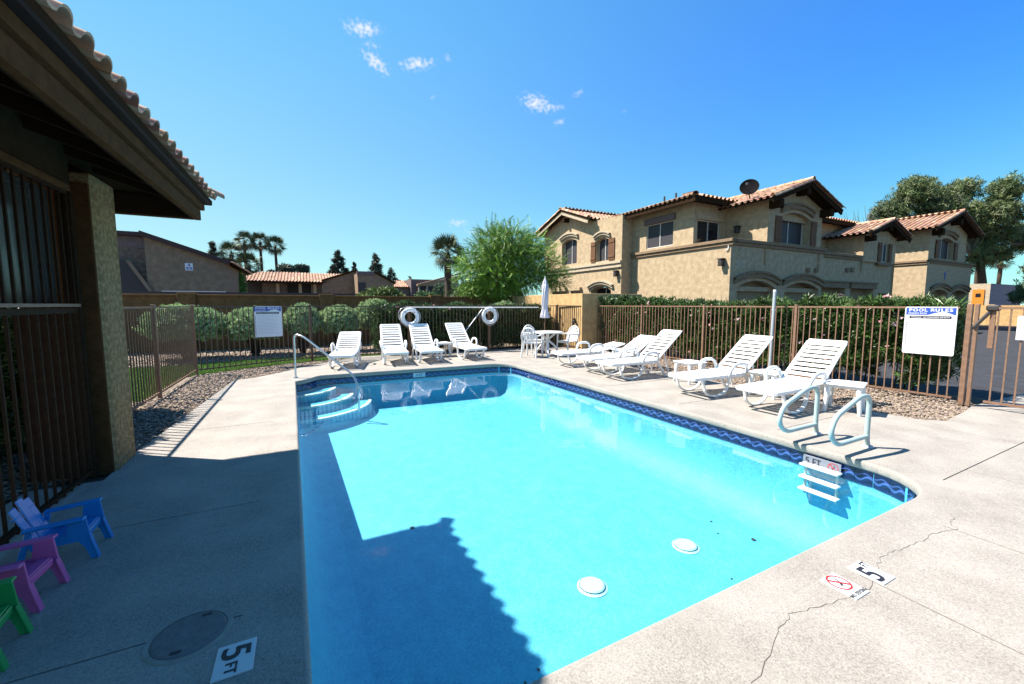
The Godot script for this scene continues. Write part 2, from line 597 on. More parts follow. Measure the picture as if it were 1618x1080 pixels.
func ground_and_paving() -> void:
	var b := MB.new()
	b.sheet(v2([-400, -400, 400, -400, 400, -10.6, -400, -10.6]), -0.06)
	b.sheet(v2([-400, -0.6, 400, -0.6, 400, 400, -400, 400]), -0.06)
	b.sheet(v2([-400, -10.6, -0.8, -10.6, -0.8, -0.6, -400, -0.6]), -0.06)
	b.sheet(v2([5.5, -10.6, 400, -10.6, 400, -0.6, 5.5, -0.6]), -0.06)
	var g := build(self, "ground", b, M["ground"])
	tag(g, "bare sandy ground reaching out to the horizon", "ground")
	g.set_meta("kind", "structure")

	b = MB.new()
	b.sheet(v2([10.2, -60, 52, -60, 52, 30, 10.2, 30]), -0.048)
	var a := build(self, "asphalt_driveway", b, M["asphalt"])
	tag(a, "dark asphalt drive between the hedge and the apartments", "driveway")
	a.set_meta("kind", "structure")

	# the concrete deck, cut by its joints
	var deck := struct("pool_deck", "pale textured concrete deck around the pool cut by straight joints", "deck")
	var edge := v2([-1.64, -5.45, -1.33, -10.0, -1.0, -10.12, -0.45, -10.75, -0.1, -11.35, 0.56, -12.0, 1.4, -12.9, 9.4, -12.9, 8.7, -9.2, 7.42, -8.6, 7.36, -4.0, 7.33, -2.75, 7.4, -2.3, 7.62, -2.13, 8.48, -2.2, 9.1, -2.28, 11.4, -2.2, 11.4, 5, -2.12, 5, -2.12, -4.75, -1.64, -4.75])
	var cells := []
	var zl := [-13.0, -8.25, -6.2, -3.68, -2.32, -0.9, 0.7, 5.1]
	for k in 7:
		cells.append([-3.0, zl[k], 0.6, zl[k + 1]])
	var xf := [0.6, 2.1, 3.7, 5.3, 7.1, 9.6]
	for k in 5:
		cells.append([xf[k], -13.0, xf[k + 1], -8.25])
	var zr := [-8.25, -6.02, -4.4, -2.92, -1.38]
	for k in 4:
		cells.append([3.95, zr[k], 7.1, zr[k + 1]])
		cells.append([7.1, zr[k], 12.0, zr[k + 1]])
	var xn := [0.6, 2.79, 3.95, 5.5, 7.1, 12.0]
	for k in 5:
		cells.append([xn[k], -1.38, xn[k + 1], 0.5])
		cells.append([xn[k], 0.5, xn[k + 1], 5.1])
	cells.append([0.6, -2.9, 3.95, -1.38])
	var hole := ring(0.2843)
	for c in cells:
		var e := 0.005
		var rect := v2([c[0] + e, c[1] + e, c[2] - e, c[1] + e, c[2] - e, c[3] - e, c[0] + e, c[3] - e])
		for p in Geometry2D.intersect_polygons(rect, edge):
			for q in Geometry2D.clip_polygons(p, hole):
				var area := 0.0
				for k in q.size():
					area += q[k].cross(q[(k + 1) % q.size()])
				if absf(area) > 0.04 and not Geometry2D.triangulate_polygon(q).is_empty():
					slab(deck, "deck_slab", q, 0.0, 0.09, M["deck"])
	# the bed that shows in the joints
	for r in [[-2.1, -8.3, -0.25, 4.9], [-1.3, -12.8, -0.25, -8.3], [-0.25, -12.8, 7.3, -9.95], [4.98, -9.95, 7.3, 4.9], [-0.25, -1.25, 4.98, 4.9], [7.3, -2.05, 11.3, 4.9]]:
		var p := v2([r[0], r[1], r[2], r[1], r[2], r[3], r[0], r[3]])
		for q in Geometry2D.intersect_polygons(p, edge):
			if not Geometry2D.triangulate_polygon(q).is_empty():
				slab(deck, "joint_bed", q, -0.016, 0.05, M["deck_base"])
	# the hairline crack in the near deck
	b = MB.new()
	var crack := [Vector3(4.2, 0.0015, -1.09), Vector3(4.06, 0.0015, -1.07), Vector3(3.97, 0.0015, -1.01), Vector3(3.7, 0.0015, -1.06), Vector3(3.43, 0.0015, -1.06), Vector3(3.2, 0.0015, -1.1), Vector3(3.02, 0.0015, -1.07), Vector3(2.7, 0.0015, -0.98), Vector3(2.4, 0.0015, -1.02), Vector3(2.12, 0.0015, -1.07), Vector3(1.94, 0.0015, -1.03), Vector3(1.5, 0.0015, -0.9)]
	var fine := []
	for k in crack.size() - 1:
		for s in 6:
			fine.append(crack[k].lerp(crack[k + 1], s / 6.0) + Vector3(rng.randf_range(-0.012, 0.012), 0, rng.randf_range(-0.012, 0.012)))
	for k in fine.size() - 1:
		var w := rng.randf_range(0.0007, 0.0017)
		b.quad(fine[k] + Vector3(0, 0, w), fine[k + 1] + Vector3(0, 0, w), fine[k + 1] - Vector3(0, 0, w), fine[k] - Vector3(0, 0, w), Vector3.UP)
	build(deck, "crack", b, M["deck_base"])

	# coping: bull-nosed edge all round the pool, in lengths with open joints
	var cop := struct("pool_coping", "rounded concrete coping along the pool edge", "coping")
	var prof := [[0.284, -0.09], [0.284, 0.0], [0.1, 0.0], [0.016, 0.0], [0.004, -0.004], [-0.004, -0.014], [-0.008, -0.035], [-0.006, -0.07], [0.002, -0.085], [0.06, -0.09]]
	var rings := []
	for p in prof:
		rings.append(ring(p[0]))
	var n := outline.size()
	for k in n:
		b = MB.new()
		var k2 := (k + 1) % n
		for s in prof.size() - 1:
			var q := [Vector3(rings[s][k].x, prof[s][1], rings[s][k].y), Vector3(rings[s][k2].x, prof[s][1], rings[s][k2].y), Vector3(rings[s + 1][k2].x, prof[s + 1][1], rings[s + 1][k2].y), Vector3(rings[s + 1][k].x, prof[s + 1][1], rings[s + 1][k].y)]
			var mid := Vector3(rings[3][k].x, -0.045, rings[3][k].y) + Vector3(rings[3][k2].x, -0.045, rings[3][k2].y)
			b.quad(q[0], q[1], q[2], q[3], (q[0] + q[1] + q[2] + q[3]) / 4.0 - mid / 2.0, 1 if s >= 3 else -1)
		build(cop, "coping_length", b, M["coping"])

	# lawn strips and gravel beds
	var lawn := MB.new()
	lawn.sheet(v2([-9, -12.2, -2.3, -11.3, -1.2, -12.2, 0.1, -12.75, 2.3, -12.95, 2.2, -13.5, 0.0, -13.7, -1.6, -13.6, -3.2, -13.2, -5, -13.3, -9, -13.6]), -0.045)
	lawn.sheet(v2([-6.5, -12.3, -2.45, -11.4, -2.35, -8.5, -4, -8.3, -6.5, -8.8]), -0.046)
	var l := build(self, "lawn", lawn, M["lawn"])
	tag(l, "narrow strip of mown lawn curving behind the far fence", "lawn")
	l.set_meta("kind", "structure")
	var bed := MB.new()
	bed.sheet(v2([-4.5, -8.3, -2.25, -8.6, -2.2, -11.2, -0.4, -12.3, 1.4, -12.85, 0.5, -11.9, -0.9, -10.0, -1.25, -9.9, -1.6, -5.4, -2.15, -4.7, -4.5, -4.3]), -0.03)
	bed.sheet(v2([7.2, -9.5, 9.15, -9.5, 10.2, -9.5, 10.2, -2.15, 7.2, -2.05]), -0.03)
	bed.sheet(v2([-9, -16.9, 9, -16.9, 9, -12.9, 2.3, -13.0, 2.2, -13.5, 0.0, -13.7, -1.6, -13.6, -3.2, -13.2, -5, -13.3, -9, -13.6]), -0.03)
	var gb := build(self, "gravel_bed", bed, M["gravel_bed"])
	tag(gb, "tan decomposed granite under the gravel beds", "ground")
	gb.set_meta("kind", "structure")
	# a curved concrete walk beyond the gate and the apartments' apron
	b = MB.new()
	b.sheet(v2([11.3, -2.1, 13.4, -1.9, 14.6, -0.9, 15.0, 0.6, 15.0, 6, 11.3, 6]), -0.04)
	b.sheet(v2([15.9, -30, 40, -30, 40, -10.4, 15.9, -10.4]), -0.04)
	var w := build(self, "concrete_walk", b, M["concrete"])
	tag(w, "curved pale concrete walk beyond the pool gate", "walk")
	w.set_meta("kind", "structure")

	stones()
	grass()


func pebble(seed_: int) -> ArrayMesh:
	var r := RandomNumberGenerator.new()
	r.seed = seed_
	var b := MB.new()
	var rings := [[Vector3(0, -0.5, 0)]]
	for h in [-0.25, 0.3]:
		var row := []
		for k in 5:
			var a := TAU * (k + r.randf_range(-0.3, 0.3)) / 5
			row.append(Vector3(cos(a) * r.randf_range(0.7, 1.1), h + r.randf_range(-0.15, 0.15), sin(a) * r.randf_range(0.6, 0.9)))
		rings.append(row)
	var top := Vector3(r.randf_range(-0.3, 0.3), 0.6, r.randf_range(-0.2, 0.2))
	for k in 5:
		var k2 := (k + 1) % 5
		b.tri(rings[1][k], rings[1][k2], rings[2][k2], rings[1][k] + rings[2][k2])
		b.tri(rings[1][k], rings[2][k2], rings[2][k], rings[1][k] + rings[2][k2])
		b.tri(rings[2][k], rings[2][k2], top, rings[2][k] + top)
	return b.mesh()


func stones() -> void:
	var beds := [
		["gravel", "loose tan gravel stones between deck and left fence", v2([-3.6, -8.3, -2.25, -8.6, -2.2, -11.2, -0.4, -12.3, 1.35, -12.8, 0.5, -11.95, -0.15, -11.3, -1.0, -10.05, -1.36, -9.95, -1.66, -5.4, -2.15, -4.75, -3.6, -4.5]), 11000, 0.014, 0.029],
		["gravel", "pale gravel stones between right deck and iron fence", v2([7.38, -8.6, 8.7, -9.2, 9.6, -9.4, 9.9, -2.5, 8.6, -2.14, 7.6, -2.08, 7.34, -2.3, 7.3, -2.75, 7.36, -4.0]), 14000, 0.013, 0.03],
		["river_rock", "larger pinkish rocks under the sage bushes", v2([-6, -16.8, 4, -16.8, 2.4, -13.4, 0.0, -13.75, -1.6, -13.65, -3.2, -13.25, -6, -13.5]), 7000, 0.03, 0.06],
	]
	var kinds := [pebble(1), pebble(2), pebble(3)]
	for bed in beds:
		var poly: PackedVector2Array = bed[2]
		var lo := poly[0]
		var hi := poly[0]
		for p in poly:
			lo = lo.min(p)
			hi = hi.max(p)
		var root := thing(bed[0], bed[1], "gravel")
		root.set_meta("kind", "stuff")
		for kind in 3:
			var places := []
			var colors := []
			while places.size() < bed[3] / 3:
				var p := Vector2(rng.randf_range(lo.x, hi.x), rng.randf_range(lo.y, hi.y))
				if not Geometry2D.is_point_in_polygon(p, poly):
					continue
				var s := rng.randf_range(bed[4], bed[5])
				var basis := Basis.from_euler(Vector3(rng.randf_range(-0.5, 0.5), rng.randf() * TAU, rng.randf_range(-0.5, 0.5))).scaled(Vector3(s, s * rng.randf_range(0.5, 0.85), s))
				places.append(Transform3D(basis, Vector3(p.x, -0.03 + s * 0.35 + (0.012 if rng.randf() < 0.3 else 0.0), p.y)))
				var t := rng.randf_range(0.6, 1.2)
				var warm := rng.randf_range(0.85, 1.1)
				colors.append(Color(0.31 * t, 0.24 * t, 0.185 * t / warm))
			scatter(root, "stones", kinds[kind], M["tinted"], places, colors)


func grass() -> void:
	var b := MB.new()
	for k in 5:
		var a := TAU * k / 5.0
		var d := Vector3(cos(a), 0, sin(a))
		var s := Vector3(-d.z, 0, d.x) * 0.005
		b.tri(d * 0.012 - s, d * 0.012 + s, d * 0.035 + Vector3(0, 0.05, 0), Vector3(d.x, 0.5, d.z))
	var m := b.mesh()
	var poly := v2([-5, -12.2, -2.3, -11.35, -1.2, -12.2, 0.1, -12.75, 2.3, -12.95, 2.2, -13.5, 0.0, -13.7, -1.6, -13.6, -3.2, -13.2, -5, -13.3])
	var poly2 := v2([-5, -12.0, -2.45, -11.4, -2.35, -8.5, -4, -8.3, -5, -8.8])
	var places := []
	var colors := []
	while places.size() < 16000:
		var p := Vector2(rng.randf_range(-5, 2.4), rng.randf_range(-13.7, -8.3))
		if Geometry2D.is_point_in_polygon(p, poly) or Geometry2D.is_point_in_polygon(p, poly2):
			places.append(Transform3D(Basis(Vector3.UP, rng.randf() * TAU).scaled(Vector3.ONE * rng.randf_range(0.7, 1.3)), Vector3(p.x, -0.047, p.y)))
			var t := rng.randf_range(0.7, 1.3)
			colors.append(Color(0.12 * t, 0.23 * t, 0.025 * t))
	var g := scatter(self, "grass", m, M["leaf"], places, colors)
	tag(g, "short bright green grass growing on the lawn strip", "grass")


func pool() -> void:
	var shell := struct("pool_shell", "turquoise plaster basin of the swimming pool", "pool")
	var n := outline.size()
	var inner := ring(0.012)
	# floor: the bowl's plaster, deeper towards the near end
	var b := MB.new()
	var idx := Geometry2D.triangulate_polygon(inner)
	for k in range(0, idx.size(), 3):
		var q := []
		for i in 3:
			var p := inner[idx[k + i]]
			q.append(Vector3(p.x, floor_y(p.y), p.y))
		b.tri(q[0], q[1], q[2], Vector3.UP)
	build(shell, "pool_floor", b, M["plaster"])
	b = MB.new()
	var coves := [[0.012, 0.0], [0.012, 0.35], [0.0, 0.55], [-0.05, 0.74], [-0.14, 0.89], [-0.26, 0.975], [-0.4, 1.003]]
	var lines := []
	for c in coves:
		lines.append(ring(c[0]))
	for k in n:
		var k2 := (k + 1) % n
		for c in coves.size() - 1:
			var q := []
			for e in [[c, k], [c, k2], [c + 1, k2], [c + 1, k]]:
				var at: Vector2 = lines[e[0]][e[1]]
				q.append(Vector3(at.x, lerpf(-0.06, floor_y(at.y), coves[e[0]][1]), at.y))
			b.quad(q[0], q[1], q[2], q[3], Vector3(2.4, 1.5, -5.5) - q[0], 1)
	build(shell, "pool_wall", b, M["plaster"])
	# waterline tiles, one by one
	var tb := MB.new()
	var w := 0.1485
	var f := [Vector3(-w / 2, -0.075, 0.008), Vector3(w / 2, -0.075, 0.008), Vector3(w / 2, 0.075, 0.008), Vector3(-w / 2, 0.075, 0.008)]
	tb.uvquad(f, [Vector2(0, 1), Vector2(1, 1), Vector2(1, 0), Vector2(0, 0)], Vector3.BACK)
	for e in 4:
		var p: Vector3 = f[e]
		var q: Vector3 = f[(e + 1) % 4]
		tb.quad(p, q, q - Vector3(0, 0, 0.008), p - Vector3(0, 0, 0.008), (p + q) / 2.0 * Vector3(1, 1, 0))
	var tile := tb.mesh()
	var total := 0.0
	for k in n:
		total += inner[k].distance_to(inner[(k + 1) % n])
	var count := int(total / 0.1525)
	var step := total / count
	var k := 0
	var done := 0.0
	for t in count:
		var at := (t + 0.5) * step
		while at > done + inner[k].distance_to(inner[(k + 1) % n]):
			done += inner[k].distance_to(inner[(k + 1) % n])
			k += 1
		var p := inner[k]
		var q := inner[(k + 1) % n]
		var d := (q - p).normalized()
		var c := p + d * (at - done)
		var nrm := Vector3(-d.y, 0, d.x)
		if nrm.dot(Vector3(2.4, 0, -5.5) - Vector3(c.x, 0, c.y)) < 0.0:
			nrm = -nrm
		var x := Vector3.UP.cross(nrm)
		put(shell, "tile", tile, M["wave_tile"], Transform3D(Basis(x, Vector3.UP, nrm), Vector3(c.x, -0.165, c.y)))
	# corner steps: three quarter rounds
	var heart := Vector2(-0.2, -9.84)
	var levels := [[0.78, -0.27], [1.14, -0.43], [1.52, -0.6]]
	for s in 3:
		b = MB.new()
		var eb := MB.new()
		var r: float = levels[s][0]
		var y: float = levels[s][1]
		var pts := []
		for i in 15:
			var a := PI / 2 * i / 14.0
			pts.append(heart + Vector2(cos(a), sin(a)) * r)
		for i in 14:
			var p: Vector2 = pts[i]
			var q: Vector2 = pts[i + 1]
			var dn := Vector3(p.x - heart.x, 0, p.y - heart.y).normalized()
			b.tri(Vector3(heart.x, y, heart.y), Vector3(p.x, y, p.y), Vector3(q.x, y, q.y), Vector3.UP)
			b.quad(Vector3(p.x, y, p.y), Vector3(q.x, y, q.y), Vector3(q.x, -1.2, q.y), Vector3(p.x, -1.2, p.y), dn, 1)
			var pi := heart + (p - heart) * ((r - 0.07) / r)
			var qi := heart + (q - heart) * ((r - 0.07) / r)
			eb.quad(Vector3(pi.x, y + 0.004, pi.y), Vector3(qi.x, y + 0.004, qi.y), Vector3(q.x, y + 0.004, q.y) + dn * 0.004, Vector3(p.x, y + 0.004, p.y) + dn * 0.004, Vector3.UP)
			eb.quad(Vector3(p.x, y + 0.004, p.y) + dn * 0.004, Vector3(q.x, y + 0.004, q.y) + dn * 0.004, Vector3(q.x, y - 0.03, q.y) + dn * 0.004, Vector3(p.x, y - 0.03, p.y) + dn * 0.004, dn, 1)
		var st := build(shell, "step", b, M["plaster"])
		build(st, "nosing", eb, M["step_edge"])
	# leaves and specks lying on the floor
	for d in [[1.0, -4.45, 0.03], [4.3, -2.6, 0.03], [4.2, -3.05, 0.014], [4.05, -2.85, 0.012], [1.5, -2.0, 0.03], [1.32, -2.12, 0.018], [1.5, -1.9, 0.02], [1.25, -2.25, 0.012], [1.38, -2.3, 0.012], [1.15, -2.05, 0.012], [1.65, -2.15, 0.014], [3.4, -2.2, 0.012], [3.5, -2.3, 0.012]]:
		b = MB.new()
		var poly := PackedVector2Array()
		for i in 7:
			poly.append(Vector2.from_angle(TAU * i / 7.0) * d[2] * rng.randf_range(0.7, 1.1))
		b.prism(poly, 0.006, Transform3D(Basis(Vector3(1, 0, 0), Vector3(0, 0, 1), Vector3(0, 1, 0)), Vector3.ZERO))
		var o := build(shell, "fallen_leaf", b, M["leaf_litter"])
		o.position = Vector3(d[0], floor_y(d[1]) + 0.002, d[1])

	b = MB.new()
	b.sheet(ring(0.006), WATER)
	var wt := build(self, "water", b, M["water"])
	tag(wt, "clear still turquoise water filling the pool", "water")
	wt.set_meta("kind", "structure")


# ---------------------------------------------------------------- roofs
var tiles := {}


# an S-shaped clay tile: x across, z down the slope, y out of the roof
func tile_mesh(pitch: float, length: float, rise: float) -> ArrayMesh:
	var key := "%f %f %f" % [pitch, length, rise]
	if tiles.has(key):
		return tiles[key]
	var b := MB.new()
	var top := []
	for k in 4:
		top.append(Vector2(pitch * 0.4 * k / 3.0, -0.012 * sin(PI * k / 3.0)))
	for k in range(1, 8):
		var a := PI * k / 7.0
		top.append(Vector2(pitch * (0.4 + 0.3 * (1.0 - cos(a))), rise * sin(a)))
	var t := 0.014
	for k in top.size() - 1:
		var p: Vector2 = top[k]
		var q: Vector2 = top[k + 1]
		var z0 := -length * 0.55
		var z1 := length * 0.55
		var lift := 0.018
		b.quad(Vector3(p.x, p.y, z0), Vector3(q.x, q.y, z0), Vector3(q.x, q.y + lift, z1), Vector3(p.x, p.y + lift, z1), Vector3(p.y - q.y, q.x - p.x, 0), 1)
		b.quad(Vector3(p.x, p.y - t, z0), Vector3(q.x, q.y - t, z0), Vector3(q.x, q.y + lift - t, z1), Vector3(p.x, p.y + lift - t, z1), -Vector3(p.y - q.y, q.x - p.x, 0), 2)
		b.quad(Vector3(p.x, p.y + lift, z1), Vector3(q.x, q.y + lift, z1), Vector3(q.x, q.y + lift - t, z1), Vector3(p.x, p.y + lift - t, z1), Vector3.BACK)
	tiles[key] = b.mesh()
	return tiles[key]


func clay() -> Color:
	var t := rng.randf_range(0.78, 1.18)
	if rng.randf() < 0.16:
		return Color(0.5, 0.34, 0.24) * t
	return Color(0.4 * t, rng.randf_range(0.205, 0.255) * t, rng.randf_range(0.13, 0.175) * t)


var clay_mats := []


func clay_mat() -> StandardMaterial3D:
	if clay_mats.is_empty():
		for k in 5:
			var c := clay()
			var m := mat("clay_%d" % k, c.r, c.g, c.b, 0.85)
			m.uv1_triplanar = true
			m.uv1_world_triplanar = true
			m.uv1_scale = Vector3.ONE * 2.2
			m.albedo_texture = M["tinted"].albedo_texture
			clay_mats.append(m)
	return clay_mats[rng.randi() % 5]


# one slope: deck board plus tiles. o is a corner on the eave, u runs along the eave, v up the slope, poly lies in (u, v)
func slope(parent: Node3D, o: Vector3, u: Vector3, v: Vector3, poly: PackedVector2Array, pitch := 0.3, length := 0.42, rise := 0.085, eave_parts := false, m_deck := "soffit") -> void:
	u = u.normalized()
	v = v.normalized()
	if u.cross(v).y < 0.0:
		u = -u
		for k in poly.size():
			poly[k].x = -poly[k].x
	var nrm := u.cross(v)
	var b := MB.new()
	b.prism(poly, 0.06, Transform3D(Basis(u, v, nrm), o - nrm * 0.065))
	var deck := build(parent, "roof", b, M[m_deck])
	var lo := poly[0]
	var hi := poly[0]
	for p in poly:
		lo = lo.min(p)
		hi = hi.max(p)
	var tile := tile_mesh(pitch, length, rise)
	var places := []
	var colors := []
	var row := 0
	var y := lo.y + length * 0.45
	while y < hi.y + length * 0.4:
		var x := lo.x
		while x < hi.x:
			var c := Vector2(x + pitch * 0.5, clampf(y, lo.y, hi.y - 0.02))
			if Geometry2D.is_point_in_polygon(c, poly):
				var tilt := Basis(Vector3(0, 1, 0), rng.randf_range(-0.012, 0.012))
				var t := Transform3D(Basis(u, nrm, -v) * tilt, o + u * x + v * y + nrm * (0.008 + rng.randf_range(0, 0.006)))
				if eave_parts and row == 0:
					put(parent, "eave_tile", tile, clay_mat(), t)
				else:
					places.append(t)
					colors.append(clay())
			x += pitch
		y += length
		row += 1
	scatter(deck, "tile_field", tile, M["tinted"], places, colors)


# half-round cap tiles along a ridge, hip or rake
func caps(parent: Node3D, called: String, a: Vector3, b: Vector3, r := 0.11, length := 0.4, up := Vector3.UP) -> void:
	var n := maxi(1, int(round(a.distance_to(b) / length)))
	var step := a.distance_to(b) / n
	var key := "cap %f %f" % [r, step]
	if not tiles.has(key):
		var mb := MB.new()
		for s in 8:
			var a0 := PI * s / 8.0
			var a1 := PI * (s + 1) / 8.0
			for sh in [[1.0, 1.0], [0.86, -1.0]]:
				var q := []
				for e in [[a0, 0.0], [a1, 0.0], [a1, 1.0], [a0, 1.0]]:
					var rr: float = r * sh[0] * (1.0 if e[1] > 0.5 else 0.86)
					q.append(Vector3(cos(e[0]) * rr, sin(e[0]) * rr, (e[1] - 0.5) * step * 1.12))
				mb.quad(q[0], q[1], q[2], q[3], Vector3(cos(a0), sin(a0), 0) * sh[1], 1 if sh[1] > 0 else 2)
			var z := step * 0.56
			mb.quad(Vector3(cos(a0) * r, sin(a0) * r, z), Vector3(cos(a1) * r, sin(a1) * r, z), Vector3(cos(a1) * r * 0.86, sin(a1) * r * 0.86, z), Vector3(cos(a0) * r * 0.86, sin(a0) * r * 0.86, z), Vector3.BACK)
		tiles[key] = mb.mesh()
	var z := (a - b).normalized()
	var x := up.cross(z).normalized()
	var y := z.cross(x)
	for k in n:
		put(parent, called, tiles[key], clay_mat(), Transform3D(Basis(x, y, z) * Basis(Vector3(0, 0, 1), rng.randf_range(-0.05, 0.05)), a.lerp(b, (k + 0.5) / n) + y * 0.01))


# ---------------------------------------------------------------- the ramada on the left
func ramada() -> void:
	var r := thing("ramada", "shaded pool ramada with brown fascia, clay tiled eave and stucco column", "ramada")
	var b := MB.new()
	b.box(Vector3(-1.87, 1.34, -5.22), Vector3(0.52, 2.72, 0.48), 0.02)
	build(r, "column", b, M["column"])
	b = MB.new()
	b.box(Vector3(-1.87, 1.34, 1.2), Vector3(0.52, 2.72, 0.5), 0.02)
	build(r, "column", b, M["column"])
	for z in [-5.11, 1.2]:
		b = MB.new()
		b.box(Vector3(-3.1, 1.34, z), Vector3(0.3, 2.72, 0.3), 0.02)
		build(r, "column", b, M["column"])
	b = MB.new()
	b.box(Vector3(-1.88, 1.3, -4.966), Vector3(0.5, 2.6, 0.025), 0.004)
	build(r, "post_board", b, M["fascia"])
	# header beam over the iron screen, with its trim board
	b = MB.new()
	b.box(Vector3(-1.83, 2.74, -1.94), Vector3(0.18, 0.38, 6.02), 0.008)
	build(r, "header_beam", b, M["wood_brown"])
	b = MB.new()
	b.box(Vector3(-1.75, 2.525, -1.9), Vector3(0.09, 0.05, 5.88), 0.005)
	build(r, "trim_board", b, M["fascia"])
	b = MB.new()
	b.box(Vector3(-1.83, 2.86, -5.35), Vector3(0.14, 0.16, 0.9), 0.005)
	build(r, "beam_end", b, M["wood_brown"])
	# fascia boards east, north and west
	var ze := -5.89
	for s in [[2.51, 0.112, 0.0, "fascia_board", "fascia"], [2.628, 0.07, 0.035, "fascia_board", "fascia"], [2.702, 0.045, 0.085, "drip_edge", "drip_edge"]]:
		for side in 3:
			b = MB.new()
			var h: float = s[1]
			var y: float = s[0] + h / 2.0
			var o: float = s[2]
			if side == 0:
				b.box(Vector3(-1.03 + o / 2, y, 0.055 - o / 2), Vector3(0.06 + o, h, 11.89 + o), 0.006)
			elif side == 1:
				b.box(Vector3(-2.25, y, ze + 0.03 - o / 2), Vector3(2.38, h - 0.002, 0.06 + o), 0.004)
			else:
				b.box(Vector3(-3.47 - o / 2, y, 0.055 - o / 2), Vector3(0.06 + o, h, 11.89 + o), 0.006)
			build(r, s[3], b, M[s[4]])
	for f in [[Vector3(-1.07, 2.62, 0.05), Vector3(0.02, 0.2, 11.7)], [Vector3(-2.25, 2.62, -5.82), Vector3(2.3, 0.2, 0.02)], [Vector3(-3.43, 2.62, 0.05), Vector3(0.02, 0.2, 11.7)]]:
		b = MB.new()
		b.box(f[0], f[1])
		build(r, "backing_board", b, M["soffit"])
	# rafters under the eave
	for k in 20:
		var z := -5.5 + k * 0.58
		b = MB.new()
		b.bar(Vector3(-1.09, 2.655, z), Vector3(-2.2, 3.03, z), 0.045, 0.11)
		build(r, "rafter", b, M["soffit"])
	# hip roof
	var ex := -0.9
	var zn := -5.99
	var tan_ := 0.34
	var y0 := 2.765
	var half := 1.35
	var ln := sqrt(1 + tan_ * tan_)
	slope(r, Vector3(ex, y0, zn), Vector3(0, 0, 1), Vector3(-1, tan_, 0), v2([0, 0, 12, 0, 12 - half, half * ln, half, half * ln]), 0.205, 0.36, 0.047, true)
	slope(r, Vector3(ex - 2 * half, y0, zn), Vector3(0, 0, 1), Vector3(1, tan_, 0), v2([0, 0, 12, 0, 12 - half, half * ln, half, half * ln]), 0.205, 0.36, 0.047)
	slope(r, Vector3(ex, y0, zn), Vector3(-1, 0, 0), Vector3(0, tan_, 1), v2([0, 0, 2 * half, 0, half, half * ln]), 0.205, 0.36, 0.047)
	caps(r, "hip_tile", Vector3(ex + 0.05, y0 + 0.03, zn - 0.05), Vector3(ex - half, y0 + half * tan_ + 0.05, zn + half), 0.08, 0.36)
	caps(r, "hip_tile", Vector3(ex - 2 * half - 0.05, y0 + 0.03, zn - 0.05), Vector3(ex - half, y0 + half * tan_ + 0.05, zn + half), 0.08, 0.36)
	# smoked panels behind the upper bars and the brown panel below
	for k in 4:
		b = MB.new()
		b.box(Vector3(-1.86, 2.02, -4.33 + k * 1.06), Vector3(0.012, 0.96, 1.05))
		build(r, "smoked_panel", b, M["smoked_panel"])
	b = MB.new()
	b.box(Vector3(-1.95, 0.74, -4.93), Vector3(0.42, 1.44, 0.03), 0.004)
	build(r, "brown_panel", b, M["rust_panel"])
	# the iron screen between the columns
	var s := thing("iron_screen", "tall dark iron bar screen filling the ramada bay beside the stucco column", "screen", Vector3(-1.75, 0, 0))
	for y in [[0.07, 0.03], [1.5, 0.045], [2.49, 0.03]]:
		put(s, "rail", boxmesh(Vector3(0.035, y[1], 5.74)), M["iron_screen"], Transform3D(Basis.IDENTITY, Vector3(0, y[0], -1.98)))
	put(s, "ledge_rail", boxmesh(Vector3(0.06, 0.025, 5.74)), M["iron"], Transform3D(Basis.IDENTITY, Vector3(0.01, 1.545, -1.98)))
	var bar := boxmesh(Vector3(0.016, 2.46, 0.016))
	var k := 0
	while -4.86 + k * 0.118 < 0.9:
		put(s, "bar", bar, M["iron_screen"], Transform3D(Basis.IDENTITY, Vector3(0, 1.26, -4.86 + k * 0.118)))
		k += 1
	b = MB.new()
	b.box(Vector3(-0.03, 1.25, -4.92), Vector3(0.1, 2.5, 0.05), 0.004)
	build(s, "end_post", b, M["iron_screen"])


